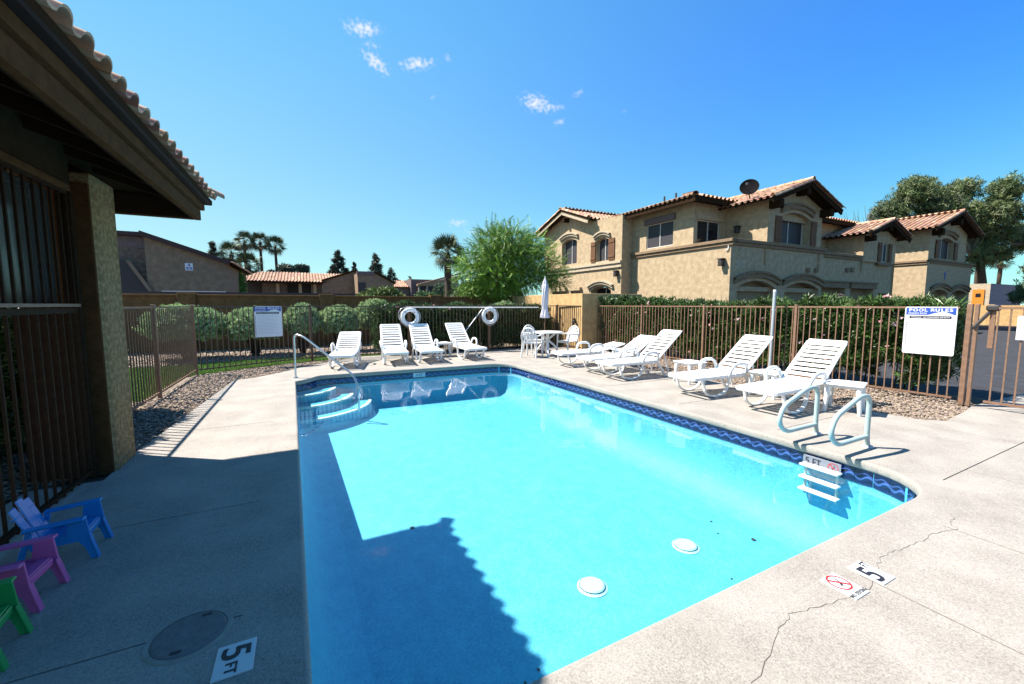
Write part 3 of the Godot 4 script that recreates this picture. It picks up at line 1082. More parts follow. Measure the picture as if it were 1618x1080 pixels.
# ---------------------------------------------------------------- building helpers
# a wall sheet in the plane of u (along) and y, facing n. holes: {x0, x1, y0, y1, rise, depth}; top is a list of [x, y]
func wall(parent: Node3D, called: String, m: Material, o: Vector3, u: Vector3, n: Vector3, base: float, top: Array, holes: Array = []) -> MeshInstance3D:
	var b := MB.new()
	var top_at := func(x: float) -> float:
		for k in top.size() - 1:
			if x <= top[k + 1][0] + 1e-6:
				return lerpf(top[k][1], top[k + 1][1], (x - top[k][0]) / maxf(top[k + 1][0] - top[k][0], 1e-6))
		return top[-1][1]
	var put_at := func(x: float, y: float) -> Vector3: return o + u * x + Vector3(0, y, 0)
	var xs := []
	for t in top:
		xs.append(t[0])
	for h in holes:
		for k in 13:
			xs.append(lerpf(h.x0, h.x1, k / 12.0))
	xs.sort()
	for k in xs.size() - 1:
		var a: float = xs[k]
		var c: float = xs[k + 1]
		if c - a < 1e-5:
			continue
		var mid := (a + c) / 2.0
		var hole = null
		for h in holes:
			if mid > h.x0 and mid < h.x1:
				hole = h
		if hole == null:
			b.quad(put_at.call(a, base), put_at.call(c, base), put_at.call(c, top_at.call(c)), put_at.call(a, top_at.call(a)), n)
			continue
		var arch := func(x: float) -> float:
			var s: float = (x - (hole.x0 + hole.x1) / 2.0) / ((hole.x1 - hole.x0) / 2.0)
			return hole.y1 + hole.rise * (1.0 - s * s)
		if hole.y0 > base + 0.01:
			b.quad(put_at.call(a, base), put_at.call(c, base), put_at.call(c, hole.y0), put_at.call(a, hole.y0), n)
			b.quad(put_at.call(a, hole.y0), put_at.call(c, hole.y0), put_at.call(c, hole.y0) - n * hole.depth, put_at.call(a, hole.y0) - n * hole.depth, Vector3.UP)
		b.quad(put_at.call(a, arch.call(a)), put_at.call(c, arch.call(c)), put_at.call(c, top_at.call(c)), put_at.call(a, top_at.call(a)), n)
		b.quad(put_at.call(a, arch.call(a)), put_at.call(c, arch.call(c)), put_at.call(c, arch.call(c)) - n * hole.depth, put_at.call(a, arch.call(a)) - n * hole.depth, Vector3.DOWN)
	for h in holes:
		for e in [[h.x0, 1.0], [h.x1, -1.0]]:
			b.quad(put_at.call(e[0], h.y0), put_at.call(e[0], h.y1), put_at.call(e[0], h.y1) - n * h.depth, put_at.call(e[0], h.y0) - n * h.depth, u * e[1])
	return build(parent, called, b, m)


func wbox(parent: Node, called: String, m: Material, o: Vector3, u: Vector3, n: Vector3, x0: float, x1: float, y0: float, y1: float, z0: float, z1: float, bevel := 0.0) -> MeshInstance3D:
	var b := MB.new()
	b.box(o + u * ((x0 + x1) / 2.0) + Vector3(0, (y0 + y1) / 2.0, 0) + n * ((z0 + z1) / 2.0), Vector3(x1 - x0, y1 - y0, z1 - z0), bevel, Basis(u, Vector3.UP, n))
	return build(parent, called, b, m)


# a window set back in its opening: back panel, frame bars, panes
func window(parent: Node3D, o: Vector3, u: Vector3, n: Vector3, x0: float, x1: float, y0: float, y1: float, depth: float, panes := 2, glass := "screen_dark", called := "window") -> void:
	var b := MB.new()
	b.quad(o + u * x0 + Vector3(0, y0, 0) - n * depth, o + u * x1 + Vector3(0, y0, 0) - n * depth, o + u * x1 + Vector3(0, y1, 0) - n * depth, o + u * x0 + Vector3(0, y1, 0) - n * depth, n)
	var w := build(parent, called, b, M["dark_opening"])
	var f := 0.045
	var d := -depth + 0.03
	wbox(w, "frame", M["window_frame"], o, u, n, x0, x1, y0, y0 + f, d - 0.02, d + 0.02)
	wbox(w, "frame", M["window_frame"], o, u, n, x0, x1, y1 - f, y1, d - 0.02, d + 0.02)
	for k in panes + 1:
		var x := lerpf(x0 + f / 2, x1 - f / 2, float(k) / panes)
		wbox(w, "frame", M["window_frame"], o, u, n, x - f / 2, x + f / 2, y0 + f, y1 - f, d - 0.02, d + 0.02)
	for k in panes:
		var a := lerpf(x0, x1, float(k) / panes) + f * 0.7
		var c := lerpf(x0, x1, float(k + 1) / panes) - f * 0.7
		wbox(w, "pane", M[glass], o, u, n, a, c, y0 + f, y1 - f, d - 0.012, d - 0.004)


# a board-and-batten shutter
func shutter(parent: Node3D, o: Vector3, u: Vector3, n: Vector3, x0: float, x1: float, y0: float, y1: float) -> void:
	var s := wbox(parent, "shutter", M["shutter"], o, u, n, x0, x1, y0, y1, 0.015, 0.03)
	for k in 4:
		var a := lerpf(x0, x1, k / 4.0)
		wbox(s, "board", M["shutter"], o, u, n, a + 0.006, a + (x1 - x0) / 4.0 - 0.006, y0, y1, 0.03, 0.05, 0.004)
	for f in [0.16, 0.84]:
		var y := lerpf(y0, y1, f)
		wbox(s, "batten", M["shutter"], o, u, n, x0 + 0.02, x1 - 0.02, y - 0.05, y + 0.05, 0.05, 0.075, 0.004)


# an eyebrow moulding: an arched band with a heavier lip on top
func eyebrow(parent: Node3D, m: Material, o: Vector3, u: Vector3, n: Vector3, x0: float, x1: float, y: float, rise: float, thick := 0.2) -> void:
	for layer in [[0.0, thick, 0.1], [thick - 0.07, thick + 0.02, 0.16]]:
		var poly := PackedVector2Array()
		for k in 13:
			var s := k / 6.0 - 1.0
			poly.append(Vector2(lerpf(x0, x1, k / 12.0), y + layer[0] + rise * (1 - s * s)))
		for k in 13:
			var s := 1.0 - k / 6.0
			poly.append(Vector2(lerpf(x1, x0, k / 12.0), y + layer[1] + rise * (1 - s * s)))
		var b := MB.new()
		b.prism(poly, layer[2], Transform3D(Basis(u, Vector3.UP, n), o + n * 0.002))
		build(parent, "eyebrow_moulding", b, m)


# a ledge of stepped mouldings
func cornice(parent: Node3D, m: Material, o: Vector3, u: Vector3, n: Vector3, x0: float, x1: float, y: float) -> void:
	wbox(parent, "cornice", m, o, u, n, x0, x1, y - 0.1, y + 0.03, -0.25, 0.13, 0.01)
	wbox(parent, "cornice", m, o, u, n, x0, x1, y - 0.24, y - 0.1, -0.02, 0.07, 0.01)


func garage_door(parent: Node3D, o: Vector3, u: Vector3, n: Vector3, x0: float, x1: float, y1: float, depth: float) -> void:
	var b := MB.new()
	b.quad(o + u * x0 - n * depth, o + u * x1 - n * depth, o + u * x1 + Vector3(0, y1 + 0.5, 0) - n * depth, o + u * x0 + Vector3(0, y1 + 0.5, 0) - n * depth, n)
	var g := build(parent, "garage_door", b, M["garage"])
	for k in 4:
		wbox(g, "panel", M["garage"], o, u, n, x0 + 0.02, x1 - 0.02, y1 * k / 4.0 + 0.012, y1 * (k + 1) / 4.0 - 0.012, -depth, -depth + 0.03, 0.01)


func wall_lamp(parent: Node3D, at: Vector3, u: Vector3, n: Vector3) -> void:
	var b := MB.new()
	var t := Basis(u, Vector3.UP, n)
	b.box(at + n * 0.03, Vector3(0.14, 0.2, 0.06), 0.01, t)
	b.box(at + n * 0.14 - Vector3(0, 0.06, 0), Vector3(0.2, 0.26, 0.18), 0.02, t)
	b.box(at + n * 0.13 + Vector3(0, 0.11, 0), Vector3(0.26, 0.05, 0.24), 0.01, t)
	build(parent, "wall_lamp", b, M["dark_metal"])


func lettering(parent: Node, called: String, text: String, size: float, m: Material, t: Transform3D, depth := 0.004) -> MeshInstance3D:
	var tm := TextMesh.new()
	tm.text = text
	var f := SystemFont.new()
	f.font_names = PackedStringArray(["Droid Sans"])
	f.font_weight = 700
	tm.font = f
	tm.font_size = 64
	tm.pixel_size = size / 46.0
	tm.depth = depth
	tm.curve_step = 4.0
	return put(parent, called, tm, m, t)


# lettering stretched to a given width and height, centred at c
func fitted(parent: Node, text: String, w: float, h: float, m: Material, c: Vector3) -> void:
	var o := lettering(parent, "lettering", text, h, m, Transform3D.IDENTITY, 0.001)
	var box := o.mesh.get_aabb()
	var k := Vector3(w / box.size.x, h / box.size.y, 1)
	o.transform = Transform3D(Basis.from_scale(k), c - box.get_center() * k)


func apartments() -> void:
	var a := thing("apartment_building", "two storey tan stucco apartment block with tiled gables and garage arches, left of the gap", "building", Vector3.ZERO)
	var st: Material = M["stucco"]
	var tr: Material = M["stucco_trim"]
	var li: Material = M["stucco_light"]
	var E := Vector3(1, 0, 0)
	var S := Vector3(0, 0, 1)
	var W := Vector3(-1, 0, 0)
	# lower storey, side and fronts
	wall(a, "wall", st, Vector3(16, 0, -17.1), S, W, -0.05, [[0, 4.2], [5.82, 4.2]])
	wall(a, "wall", st, Vector3(16, 0, -11.28), E, S, -0.05, [[0, 4.2], [7.05, 4.2]], [
		{"x0": 0.5, "x1": 3.2, "y0": -0.05, "y1": 2.3, "rise": 0.3, "depth": 0.5}, {"x0": 3.95, "x1": 6.8, "y0": -0.05, "y1": 2.3, "rise": 0.3, "depth": 0.5}])
	wall(a, "wall", st, Vector3(23.05, 0, -11.5), E, S, -0.05, [[0, 4.1], [7.85, 4.1]], [
		{"x0": 0.35, "x1": 2.75, "y0": -0.05, "y1": 2.42, "rise": 0.0, "depth": 0.5}, {"x0": 3.3, "x1": 5.8, "y0": -0.05, "y1": 2.42, "rise": 0.0, "depth": 0.5}, {"x0": 6.35, "x1": 7.35, "y0": -0.05, "y1": 2.2, "rise": 0.0, "depth": 0.8}])
	wall(a, "wall", st, Vector3(23.05, 0, -11.5), S, E, -0.05, [[0, 4.2], [0.22, 4.2]])
	var o1 := Vector3(16, 0, -11.28)
	var o2 := Vector3(23.05, 0, -11.5)
	for g in [[0.5, 3.2], [3.95, 6.8]]:
		garage_door(a, o1, E, S, g[0], g[1], 2.3, 0.42)
		eyebrow(a, tr, o1, E, S, g[0] - 0.25, g[1] + 0.25, 2.42, 0.32, 0.26)
		wbox(a, "door_lintel", st, o1, E, S, g[0], g[1], 2.14, 2.34, -0.42, -0.2)
	for g in [[0.35, 2.75], [3.3, 5.8]]:
		garage_door(a, o2, E, S, g[0], g[1], 2.3, 0.42)
		wbox(a, "lintel_moulding", tr, o2, E, S, g[0] - 0.15, g[1] + 0.15, 2.42, 2.7, 0.0, 0.12, 0.01)
		wbox(a, "lintel_moulding", tr, o2, E, S, g[0] - 0.2, g[1] + 0.2, 2.7, 2.78, 0.0, 0.17, 0.01)
	var dk := MB.new()
	dk.quad(o2 + Vector3(6.35, 0, -0.8), o2 + Vector3(7.35, 0, -0.8), o2 + Vector3(7.35, 2.2, -0.8), o2 + Vector3(6.35, 2.2, -0.8), S)
	build(a, "entry_door", dk, M["dark_opening"])
	wbox(a, "notice_board", M["grey_band"], o2, E, S, 6.6, 7.0, 1.35, 2.0, -0.78, -0.74)
	cornice(a, tr, Vector3(16, 0, -17.1), S, W, 0.0, 5.95, 4.27)
	cornice(a, tr, o1, E, S, 0.0, 7.08, 4.27)
	cornice(a, tr, o2, E, S, 0.03, 4.1, 4.17)
	# balcony floors
	wbox(a, "balcony_floor", M["concrete"], Vector3(16.1, 0, -13.2), E, S, 0, 14, 3.2, 3.3, 0.0, 1.6)
	# upper storey
	var top_ := 6.32
	wall(a, "wall", st, Vector3(16.05, 0, -17.1), S, W, 4.2, [[0, top_], [3.88, top_]], [{"x0": 1.0, "x1": 2.72, "y0": 4.42, "y1": 5.62, "rise": 0.0, "depth": 0.12}])
	window(a, Vector3(16.05, 0, -17.1), S, W, 1.0, 2.72, 4.42, 5.62, 0.1)
	wbox(a, "shade_box", M["grey_band"], Vector3(16.05, 0, -17.1), S, W, 0.9, 2.85, 5.62, 5.92, 0.0, 0.12, 0.01)
	wall(a, "wall", st, Vector3(16.05, 0, -13.22), E, S, 3.3, [[0, top_], [2.23, top_]], [{"x0": 0.25, "x1": 1.8, "y0": 3.35, "y1": 5.45, "rise": 0.0, "depth": 0.12}])
	window(a, Vector3(16.05, 0, -13.22), E, S, 0.25, 1.8, 3.35, 5.45, 0.1, 2, "glass_dark", "sliding_door")
	wbox(a, "door_head", st, Vector3(16.05, 0, -13.22), E, S, 0.15, 1.95, 5.45, 5.8, 0.0, 0.06)
	wall(a, "wall", st, Vector3(18.28, 0, -13.22), S, W, 3.3, [[0, 6.2], [2.02, 6.2]])
	wall_lamp(a, Vector3(18.28, 5.06, -12.55), S, W)
	# gabled bay
	var ob := Vector3(18.28, 0, -11.2)
	wall(a, "wall", st, ob, E, S, 4.2, [[0, 6.1], [2.1, 6.86], [4.26, 6.1]], [{"x0": 0.98, "x1": 3.3, "y0": 4.33, "y1": 5.5, "rise": 0.24, "depth": 0.42}])
	wall(a, "wall", st, ob + Vector3(4.26, 0, -2.5), S, E, 3.3, [[0, 6.1], [2.5, 6.1]])
	window(a, ob, E, S, 0.98, 3.3, 4.33, 5.74, 0.4, 2)
	wbox(a, "window_head", st, ob, E, S, 0.98, 3.3, 5.4, 5.76, -0.36, -0.22)
	shutter(a, ob, E, S, 0.5, 0.97, 4.33, 5.48)
	shutter(a, ob, E, S, 3.31, 3.78, 4.33, 5.48)
	eyebrow(a, tr, ob, E, S, 0.86, 3.42, 5.62, 0.27, 0.26)
	for x in [0.12, 4.14]:
		wbox(a, "bracket", M["soffit"], ob, E, S, x - 0.14, x + 0.14, 5.72, 6.06, 0.0, 0.5, 0.02)
	wbox(a, "bracket", M["soffit"], ob, E, S, 1.98, 2.26, 6.48, 6.78, 0.0, 0.5, 0.02)
	gable_roof(a, 20.4, 2.75, 7.02, 0.36, -10.62, -17.5, 0.28)
	# second, smaller bay
	var oc := Vector3(27.2, 0, -11.4)
	wall(a, "wall", st, oc, E, S, 3.9, [[0, 5.3], [1.85, 5.95], [3.7, 5.3]], [{"x0": 1.95, "x1": 2.75, "y0": 3.95, "y1": 5.0, "rise": 0.0, "depth": 0.15}])
	wall(a, "wall", st, oc + Vector3(0, 0, -1.9), S, W, 3.3, [[0, 5.3], [1.9, 5.3]])
	window(a, oc, E, S, 1.95, 2.75, 3.95, 5.0, 0.12, 2)
	shutter(a, oc, E, S, 1.55, 1.93, 3.95, 5.0)
	shutter(a, oc, E, S, 2.77, 3.15, 3.95, 5.0)
	wbox(a, "window_sill", tr, oc, E, S, 1.6, 3.1, 3.75, 3.9, 0.0, 0.1, 0.01)
	wbox(a, "bracket", M["soffit"], oc, E, S, 0.0, 0.26, 4.95, 5.25, 0.0, 0.45, 0.02)
	wbox(a, "bracket", M["soffit"], oc, E, S, 1.72, 1.98, 5.62, 5.88, 0.0, 0.45, 0.02)
	gable_roof(a, 29.05, 2.35, 6.12, 0.34, -10.9, -15.5, 0.28)
	wall(a, "wall", st, Vector3(22.54, 0, -13.22), E, S, 3.3, [[0, 6.2], [8.36, 6.2]], [{"x0": 1.0, "x1": 2.0, "y0": 3.35, "y1": 5.4, "rise": 0.0, "depth": 0.15}])
	window(a, Vector3(22.54, 0, -13.22), E, S, 1.0, 2.0, 3.35, 5.4, 0.12, 1, "glass_dark", "sliding_door")
	wall(a, "wall", st, Vector3(30.9, 0, -26), S, E, -0.05, [[0, 6.2], [14.6, 6.2]])
	# left wing
	var ol := Vector3(15.3, 0, -25.0)
	wall(a, "wall", st, ol, S, W, 3.7, [[0, 6.45], [2.9, 7.3], [5.4, 6.4], [7.9, 6.3]], [
		{"x0": 2.2, "x1": 3.85, "y0": 4.12, "y1": 5.5, "rise": 0.2, "depth": 0.3}, {"x0": 5.72, "x1": 6.85, "y0": 4.02, "y1": 5.15, "rise": 0.18, "depth": 0.3}])
	wall(a, "wall", st, ol, S, W, -0.05, [[0, 3.7], [7.9, 3.7]], [
		{"x0": 5.3, "x1": 7.1, "y0": -0.05, "y1": 2.35, "rise": 0.25, "depth": 0.5}, {"x0": 1.15, "x1": 2.8, "y0": 1.2, "y1": 2.4, "rise": 0.0, "depth": 0.25}, {"x0": 3.35, "x1": 4.3, "y0": 1.2, "y1": 2.32, "rise": 0.0, "depth": 0.25}])
	wall(a, "wall", st, Vector3(15.3, 0, -17.1), E, S, -0.05, [[0, 6.3], [0.8, 6.3]])
	window(a, ol, S, W, 2.2, 3.85, 4.12, 5.7, 0.28)
	window(a, ol, S, W, 5.72, 6.85, 4.02, 5.33, 0.28)
	window(a, ol, S, W, 1.15, 2.8, 1.2, 2.4, 0.23)
	window(a, ol, S, W, 3.35, 4.3, 1.2, 2.32, 0.23)
	window(a, ol, S, W, 5.3, 7.1, 0.0, 2.55, 0.46, 2, "glass_dark", "entry_doors")
	eyebrow(a, li, ol, S, W, 2.05, 4.0, 5.66, 0.22, 0.2)
	eyebrow(a, li, ol, S, W, 5.6, 6.97, 5.28, 0.2, 0.2)
	eyebrow(a, li, ol, S, W, 5.1, 7.3, 2.44, 0.28, 0.2)
	shutter(a, ol, S, W, 5.28, 5.71, 4.02, 5.18)
	shutter(a, ol, S, W, 6.86, 7.35, 4.02, 5.2)
	wbox(a, "cornice", li, ol, S, W, 0.0, 7.95, 3.78, 3.92, -0.02, 0.14, 0.01)
	wbox(a, "cornice", li, ol, S, W, 0.0, 7.95, 3.56, 3.78, -0.02, 0.08, 0.01)
	for g in [[1.0, 2.95], [3.2, 4.45]]:
		wbox(a, "window_hood", st, ol, S, W, g[0], g[1], 2.42, 2.62, 0.0, 0.2, 0.01)
	wall_lamp(a, Vector3(15.3, 3.26, -17.4), S, W)
	wbox(a, "roof_bracket", M["soffit"], ol, S, W, 2.78, 3.0, 6.75, 7.0, 0.0, 0.4, 0.02)
	# its gable: ridge running east
	var ln := sqrt(1 + 0.36 * 0.36)
	slope(a, Vector3(14.75, 6.4, -25.45), Vector3(1, 0, 0), Vector3(0, 0.33, 1), v2([0, 0, 6, 0, 6, 3.45, 0, 3.45]), 0.28)
	slope(a, Vector3(14.75, 6.48, -19.35), Vector3(1, 0, 0), Vector3(0, 0.36, -1), v2([0, 0, 6, 0, 6, 3.0, 0, 3.0]), 0.28)
	caps(a, "ridge_tile", Vector3(14.7, 7.53, -22.18), Vector3(20.7, 7.53, -22.18), 0.13)
	caps(a, "rake_tile", Vector3(14.8, 6.55, -19.4), Vector3(14.8, 7.5, -22.1), 0.12)
	caps(a, "rake_tile", Vector3(14.8, 6.48, -25.4), Vector3(14.8, 7.5, -22.2), 0.12)
	for e in [[-19.45, 6.33, -22.18, 7.32], [-25.4, 6.28, -22.18, 7.32]]:
		var fb := MB.new()
		fb.bar(Vector3(14.82, e[1], e[0]), Vector3(14.82, e[3], e[2]), 0.05, 0.2)
		build(a, "barge_board", fb, M["stucco_light"])
	# main hip roof
	slope(a, Vector3(15.42, 6.3, -12.66), Vector3(0, 0, -1), Vector3(1, 0.31, 0), v2([0, 0, 6.9, 0, 6.9, 4.6, 4.4, 4.6]), 0.28)
	slope(a, Vector3(15.42, 6.3, -12.66), Vector3(1, 0, 0), Vector3(0, 0.31, -1), v2([0, 0, 15.7, 0, 15.7, 4.6, 4.4, 4.6]), 0.28)
	caps(a, "hip_tile", Vector3(15.45, 6.36, -12.69), Vector3(19.6, 7.72, -16.9), 0.13)
	for e in [[Vector3(15.47, 6.16, -12.7), Vector3(15.47, 6.16, -19.6)], [Vector3(15.47, 6.16, -12.7), Vector3(31, 6.16, -12.7)]]:
		var fb := MB.new()
		fb.bar(e[0], e[1], 0.05, 0.16)
		build(a, "eave_board", fb, M["soffit"])
	wbox(a, "soffit_board", M["soffit"], Vector3(15.5, 0, -12.7), E, S, 0.02, 15.3, 6.2, 6.23, -0.55, -0.03)
	for z in [-14.6, -15.4]:
		var vb := MB.new()
		vb.tube([Vector3(18.2, 6.9, z - 1.6), Vector3(18.2, 7.55, z - 1.6)], 0.05, 8)
		build(a, "roof_vent", vb, M["dark_metal"])
	wall_lamp(a, Vector3(16, 3.37, -11.62), S, W)
	# vents, the house number and its unit lines
	for p in [[21.7, 3.2], [22.4, 3.22]]:
		wbox(a, "vent_hood", M["stucco_trim"], Vector3(p[0], 0, -11.28), E, S, -0.12, 0.12, p[1] - 0.1, p[1] + 0.1, 0.0, 0.1, 0.03)
	for p in [[25.8, 3.38], [26.3, 3.4]]:
		wbox(a, "vent_hood", M["stucco_trim"], Vector3(p[0], 0, -11.5), E, S, -0.12, 0.12, p[1] - 0.12, p[1] + 0.12, 0.0, 0.1, 0.03)
	lettering(a, "number", "3", 0.36, li, Transform3D(Basis.IDENTITY, Vector3(16.62, 3.8, -11.27)), 0.03)
	for k in 2:
		for s in 2:
			wbox(a, "unit_plate", li, Vector3(16.3, 0, -11.28), E, S, s * 0.36, s * 0.36 + 0.3, 3.3 - k * 0.2, 3.43 - k * 0.2, 0.0, 0.012)
	var cb := MB.new()
	var hook := []
	for k in 9:
		hook.append(Vector3(15.96, 3.95 + 0.13 * cos(PI * k / 8.0), -11.5 + 0.13 * sin(PI * k / 8.0)))
	cb.tube(hook, 0.02, 6)
	build(a, "conduit_hook", cb, M["white_plastic"])
	# satellite dish on the bay roof: a thing of its own
	var d := thing("satellite_dish", "dark satellite dish on a bent mast on the tiled bay roof", "dish", Vector3(17.95, 6.05, -11.9))
	var db := MB.new()
	db.tube([Vector3(0, -0.02, 0.1), Vector3(0, 0.12, 0.06), Vector3(-0.06, 0.42, 0.02), Vector3(-0.06, 0.55, 0.02)], 0.025, 8)
	build(d, "mast", db, M["dark_metal"])
	db = MB.new()
	db.lathe([Vector2(0, 0.0), Vector2(0.15, 0.012), Vector2(0.28, 0.045), Vector2(0.38, 0.09), Vector2(0.385, 0.1), Vector2(0.28, 0.06), Vector2(0.15, 0.027), Vector2(0, 0.015)], 24)
	var face := Vector3(-0.72, 0.3, 0.5).normalized()
	var dx := Vector3.UP.cross(face).normalized()
	build(d, "reflector", db, M["dish_paint"], Transform3D(Basis(dx, face, dx.cross(face)), Vector3(-0.06, 0.66, 0.02)))
	db = MB.new()
	db.tube([Vector3(-0.08, 0.42, 0.03), Vector3(-0.48, 0.7, 0.2)], 0.014, 6)
	build(d, "feed_arm", db, M["dark_metal"])
	db = MB.new()
	db.box(Vector3(-0.5, 0.73, 0.22), Vector3(0.12, 0.1, 0.1), 0.01)
	build(d, "feed_horn", db, M["dark_metal"])


# a gable roof with its ridge along z
func gable_roof(a: Node3D, x: float, half: float, apex: float, tan_: float, z0: float, z1: float, pitch: float) -> void:
	var ln := half * sqrt(1 + tan_ * tan_)
	var y := apex - half * tan_
	var l := z0 - z1
	slope(a, Vector3(x - half, y, z0), Vector3(0, 0, -1), Vector3(1, tan_, 0), v2([0, 0, l, 0, l, ln, 0, ln]), pitch)
	slope(a, Vector3(x + half, y, z0), Vector3(0, 0, -1), Vector3(-1, tan_, 0), v2([0, 0, l, 0, l, ln, 0, ln]), pitch)
	caps(a, "ridge_tile", Vector3(x, apex + 0.06, z0 + 0.05), Vector3(x, apex + 0.06, z1), 0.13)
	for s in [-1.0, 1.0]:
		caps(a, "rake_tile", Vector3(x + s * half, y + 0.05, z0 - 0.02), Vector3(x + s * 0.08, apex + 0.03, z0 - 0.02), 0.12)
		var b := MB.new()
		b.bar(Vector3(x + s * (half - 0.02), y - 0.13, z0 - 0.05), Vector3(x, apex - 0.12, z0 - 0.05), 0.06, 0.18)
		build(a, "barge_board", b, M["soffit"])


func third_block() -> void:
	var a := thing("apartment_building", "farther tan stucco apartment block with one gable beside the big eucalyptus", "building")
	var st: Material = M["stucco"]
	var tr: Material = M["stucco_trim"]
	var E := Vector3(1, 0, 0)
	var S := Vector3(0, 0, 1)
	var W := Vector3(-1, 0, 0)
	var o := Vector3(35.3, 0, -11.4)
	wall(a, "wall", st, Vector3(35.3, 0, -20), S, W, -0.05, [[0, 6.35], [8.6, 6.35]])
	wall(a, "wall", st, o, E, S, -0.05, [[0, 4.35], [7.3, 4.35]], [{"x0": 0.9, "x1": 3.6, "y0": -0.05, "y1": 2.3, "rise": 0.25, "depth": 0.5}, {"x0": 4.2, "x1": 6.9, "y0": -0.05, "y1": 2.3, "rise": 0.25, "depth": 0.5}])
	wall(a, "wall", st, Vector3(42.6, 0, -20), S, E, -0.05, [[0, 4.35], [8.6, 4.35]])
	for g in [[0.9, 3.6], [4.2, 6.9]]:
		garage_door(a, o, E, S, g[0], g[1], 2.3, 0.42)
		eyebrow(a, tr, o, E, S, g[0] - 0.2, g[1] + 0.2, 2.42, 0.28, 0.24)
	cornice(a, tr, Vector3(35.3, 0, -20), S, W, 0.0, 8.6, 4.35)
	cornice(a, tr, o, E, S, 0.3, 7.4, 4.42)
	wall(a, "wall", st, o + Vector3(0, 0, -0.02), E, S, 4.3, [[0, 6.3], [3.2, 7.3], [6.0, 6.4]], [{"x0": 1.5, "x1": 3.9, "y0": 4.55, "y1": 5.7, "rise": 0.2, "depth": 0.35}])
	wall(a, "wall", st, Vector3(41.3, 0, -20), S, E, 4.3, [[0, 6.3], [8.6, 6.3]])
	window(a, o, E, S, 1.5, 3.9, 4.55, 5.9, 0.33, 2)
	shutter(a, o, E, S, 0.95, 1.48, 4.55, 5.7)
	shutter(a, o, E, S, 3.92, 4.45, 4.55, 5.7)
	eyebrow(a, tr, o, E, S, 1.3, 4.1, 5.85, 0.27, 0.26)
	wbox(a, "bracket", M["soffit"], o, E, S, 0.3, 0.6, 5.9, 6.3, 0.0, 0.5, 0.02)
	wbox(a, "bracket", M["soffit"], o, E, S, 3.0, 3.3, 6.75, 7.1, 0.0, 0.5, 0.02)
	gable_roof(a, 38.3, 3.75, 7.52, 0.34, -10.85, -21, 0.3)
	lettering(a, "number", "1", 0.5, M["sign_blue"], Transform3D(Basis.IDENTITY, Vector3(38.1, 3.45, -11.38)), 0.03)


# ---------------------------------------------------------------- buildings far off
func simple_block(a: Node3D, m: Material, x0: float, x1: float, z0: float, z1: float, top: Array) -> void:
	wall(a, "wall", m, Vector3(x0, 0, z0), Vector3(1, 0, 0), Vector3(0, 0, 1), -0.05, top)
	wall(a, "wall", m, Vector3(x0, 0, z1), Vector3(0, 0, 1), Vector3(-1, 0, 0), -0.05, [[0, top[0][1]], [z0 - z1, top[0][1]]])
	wall(a, "wall", m, Vector3(x1, 0, z1), Vector3(0, 0, 1), Vector3(1, 0, 0), -0.05, [[0, top[-1][1]], [z0 - z1, top[-1][1]]])
	wall(a, "wall", m, Vector3(x0, 0, z1), Vector3(1, 0, 0), Vector3(0, 0, -1), -0.05, top)


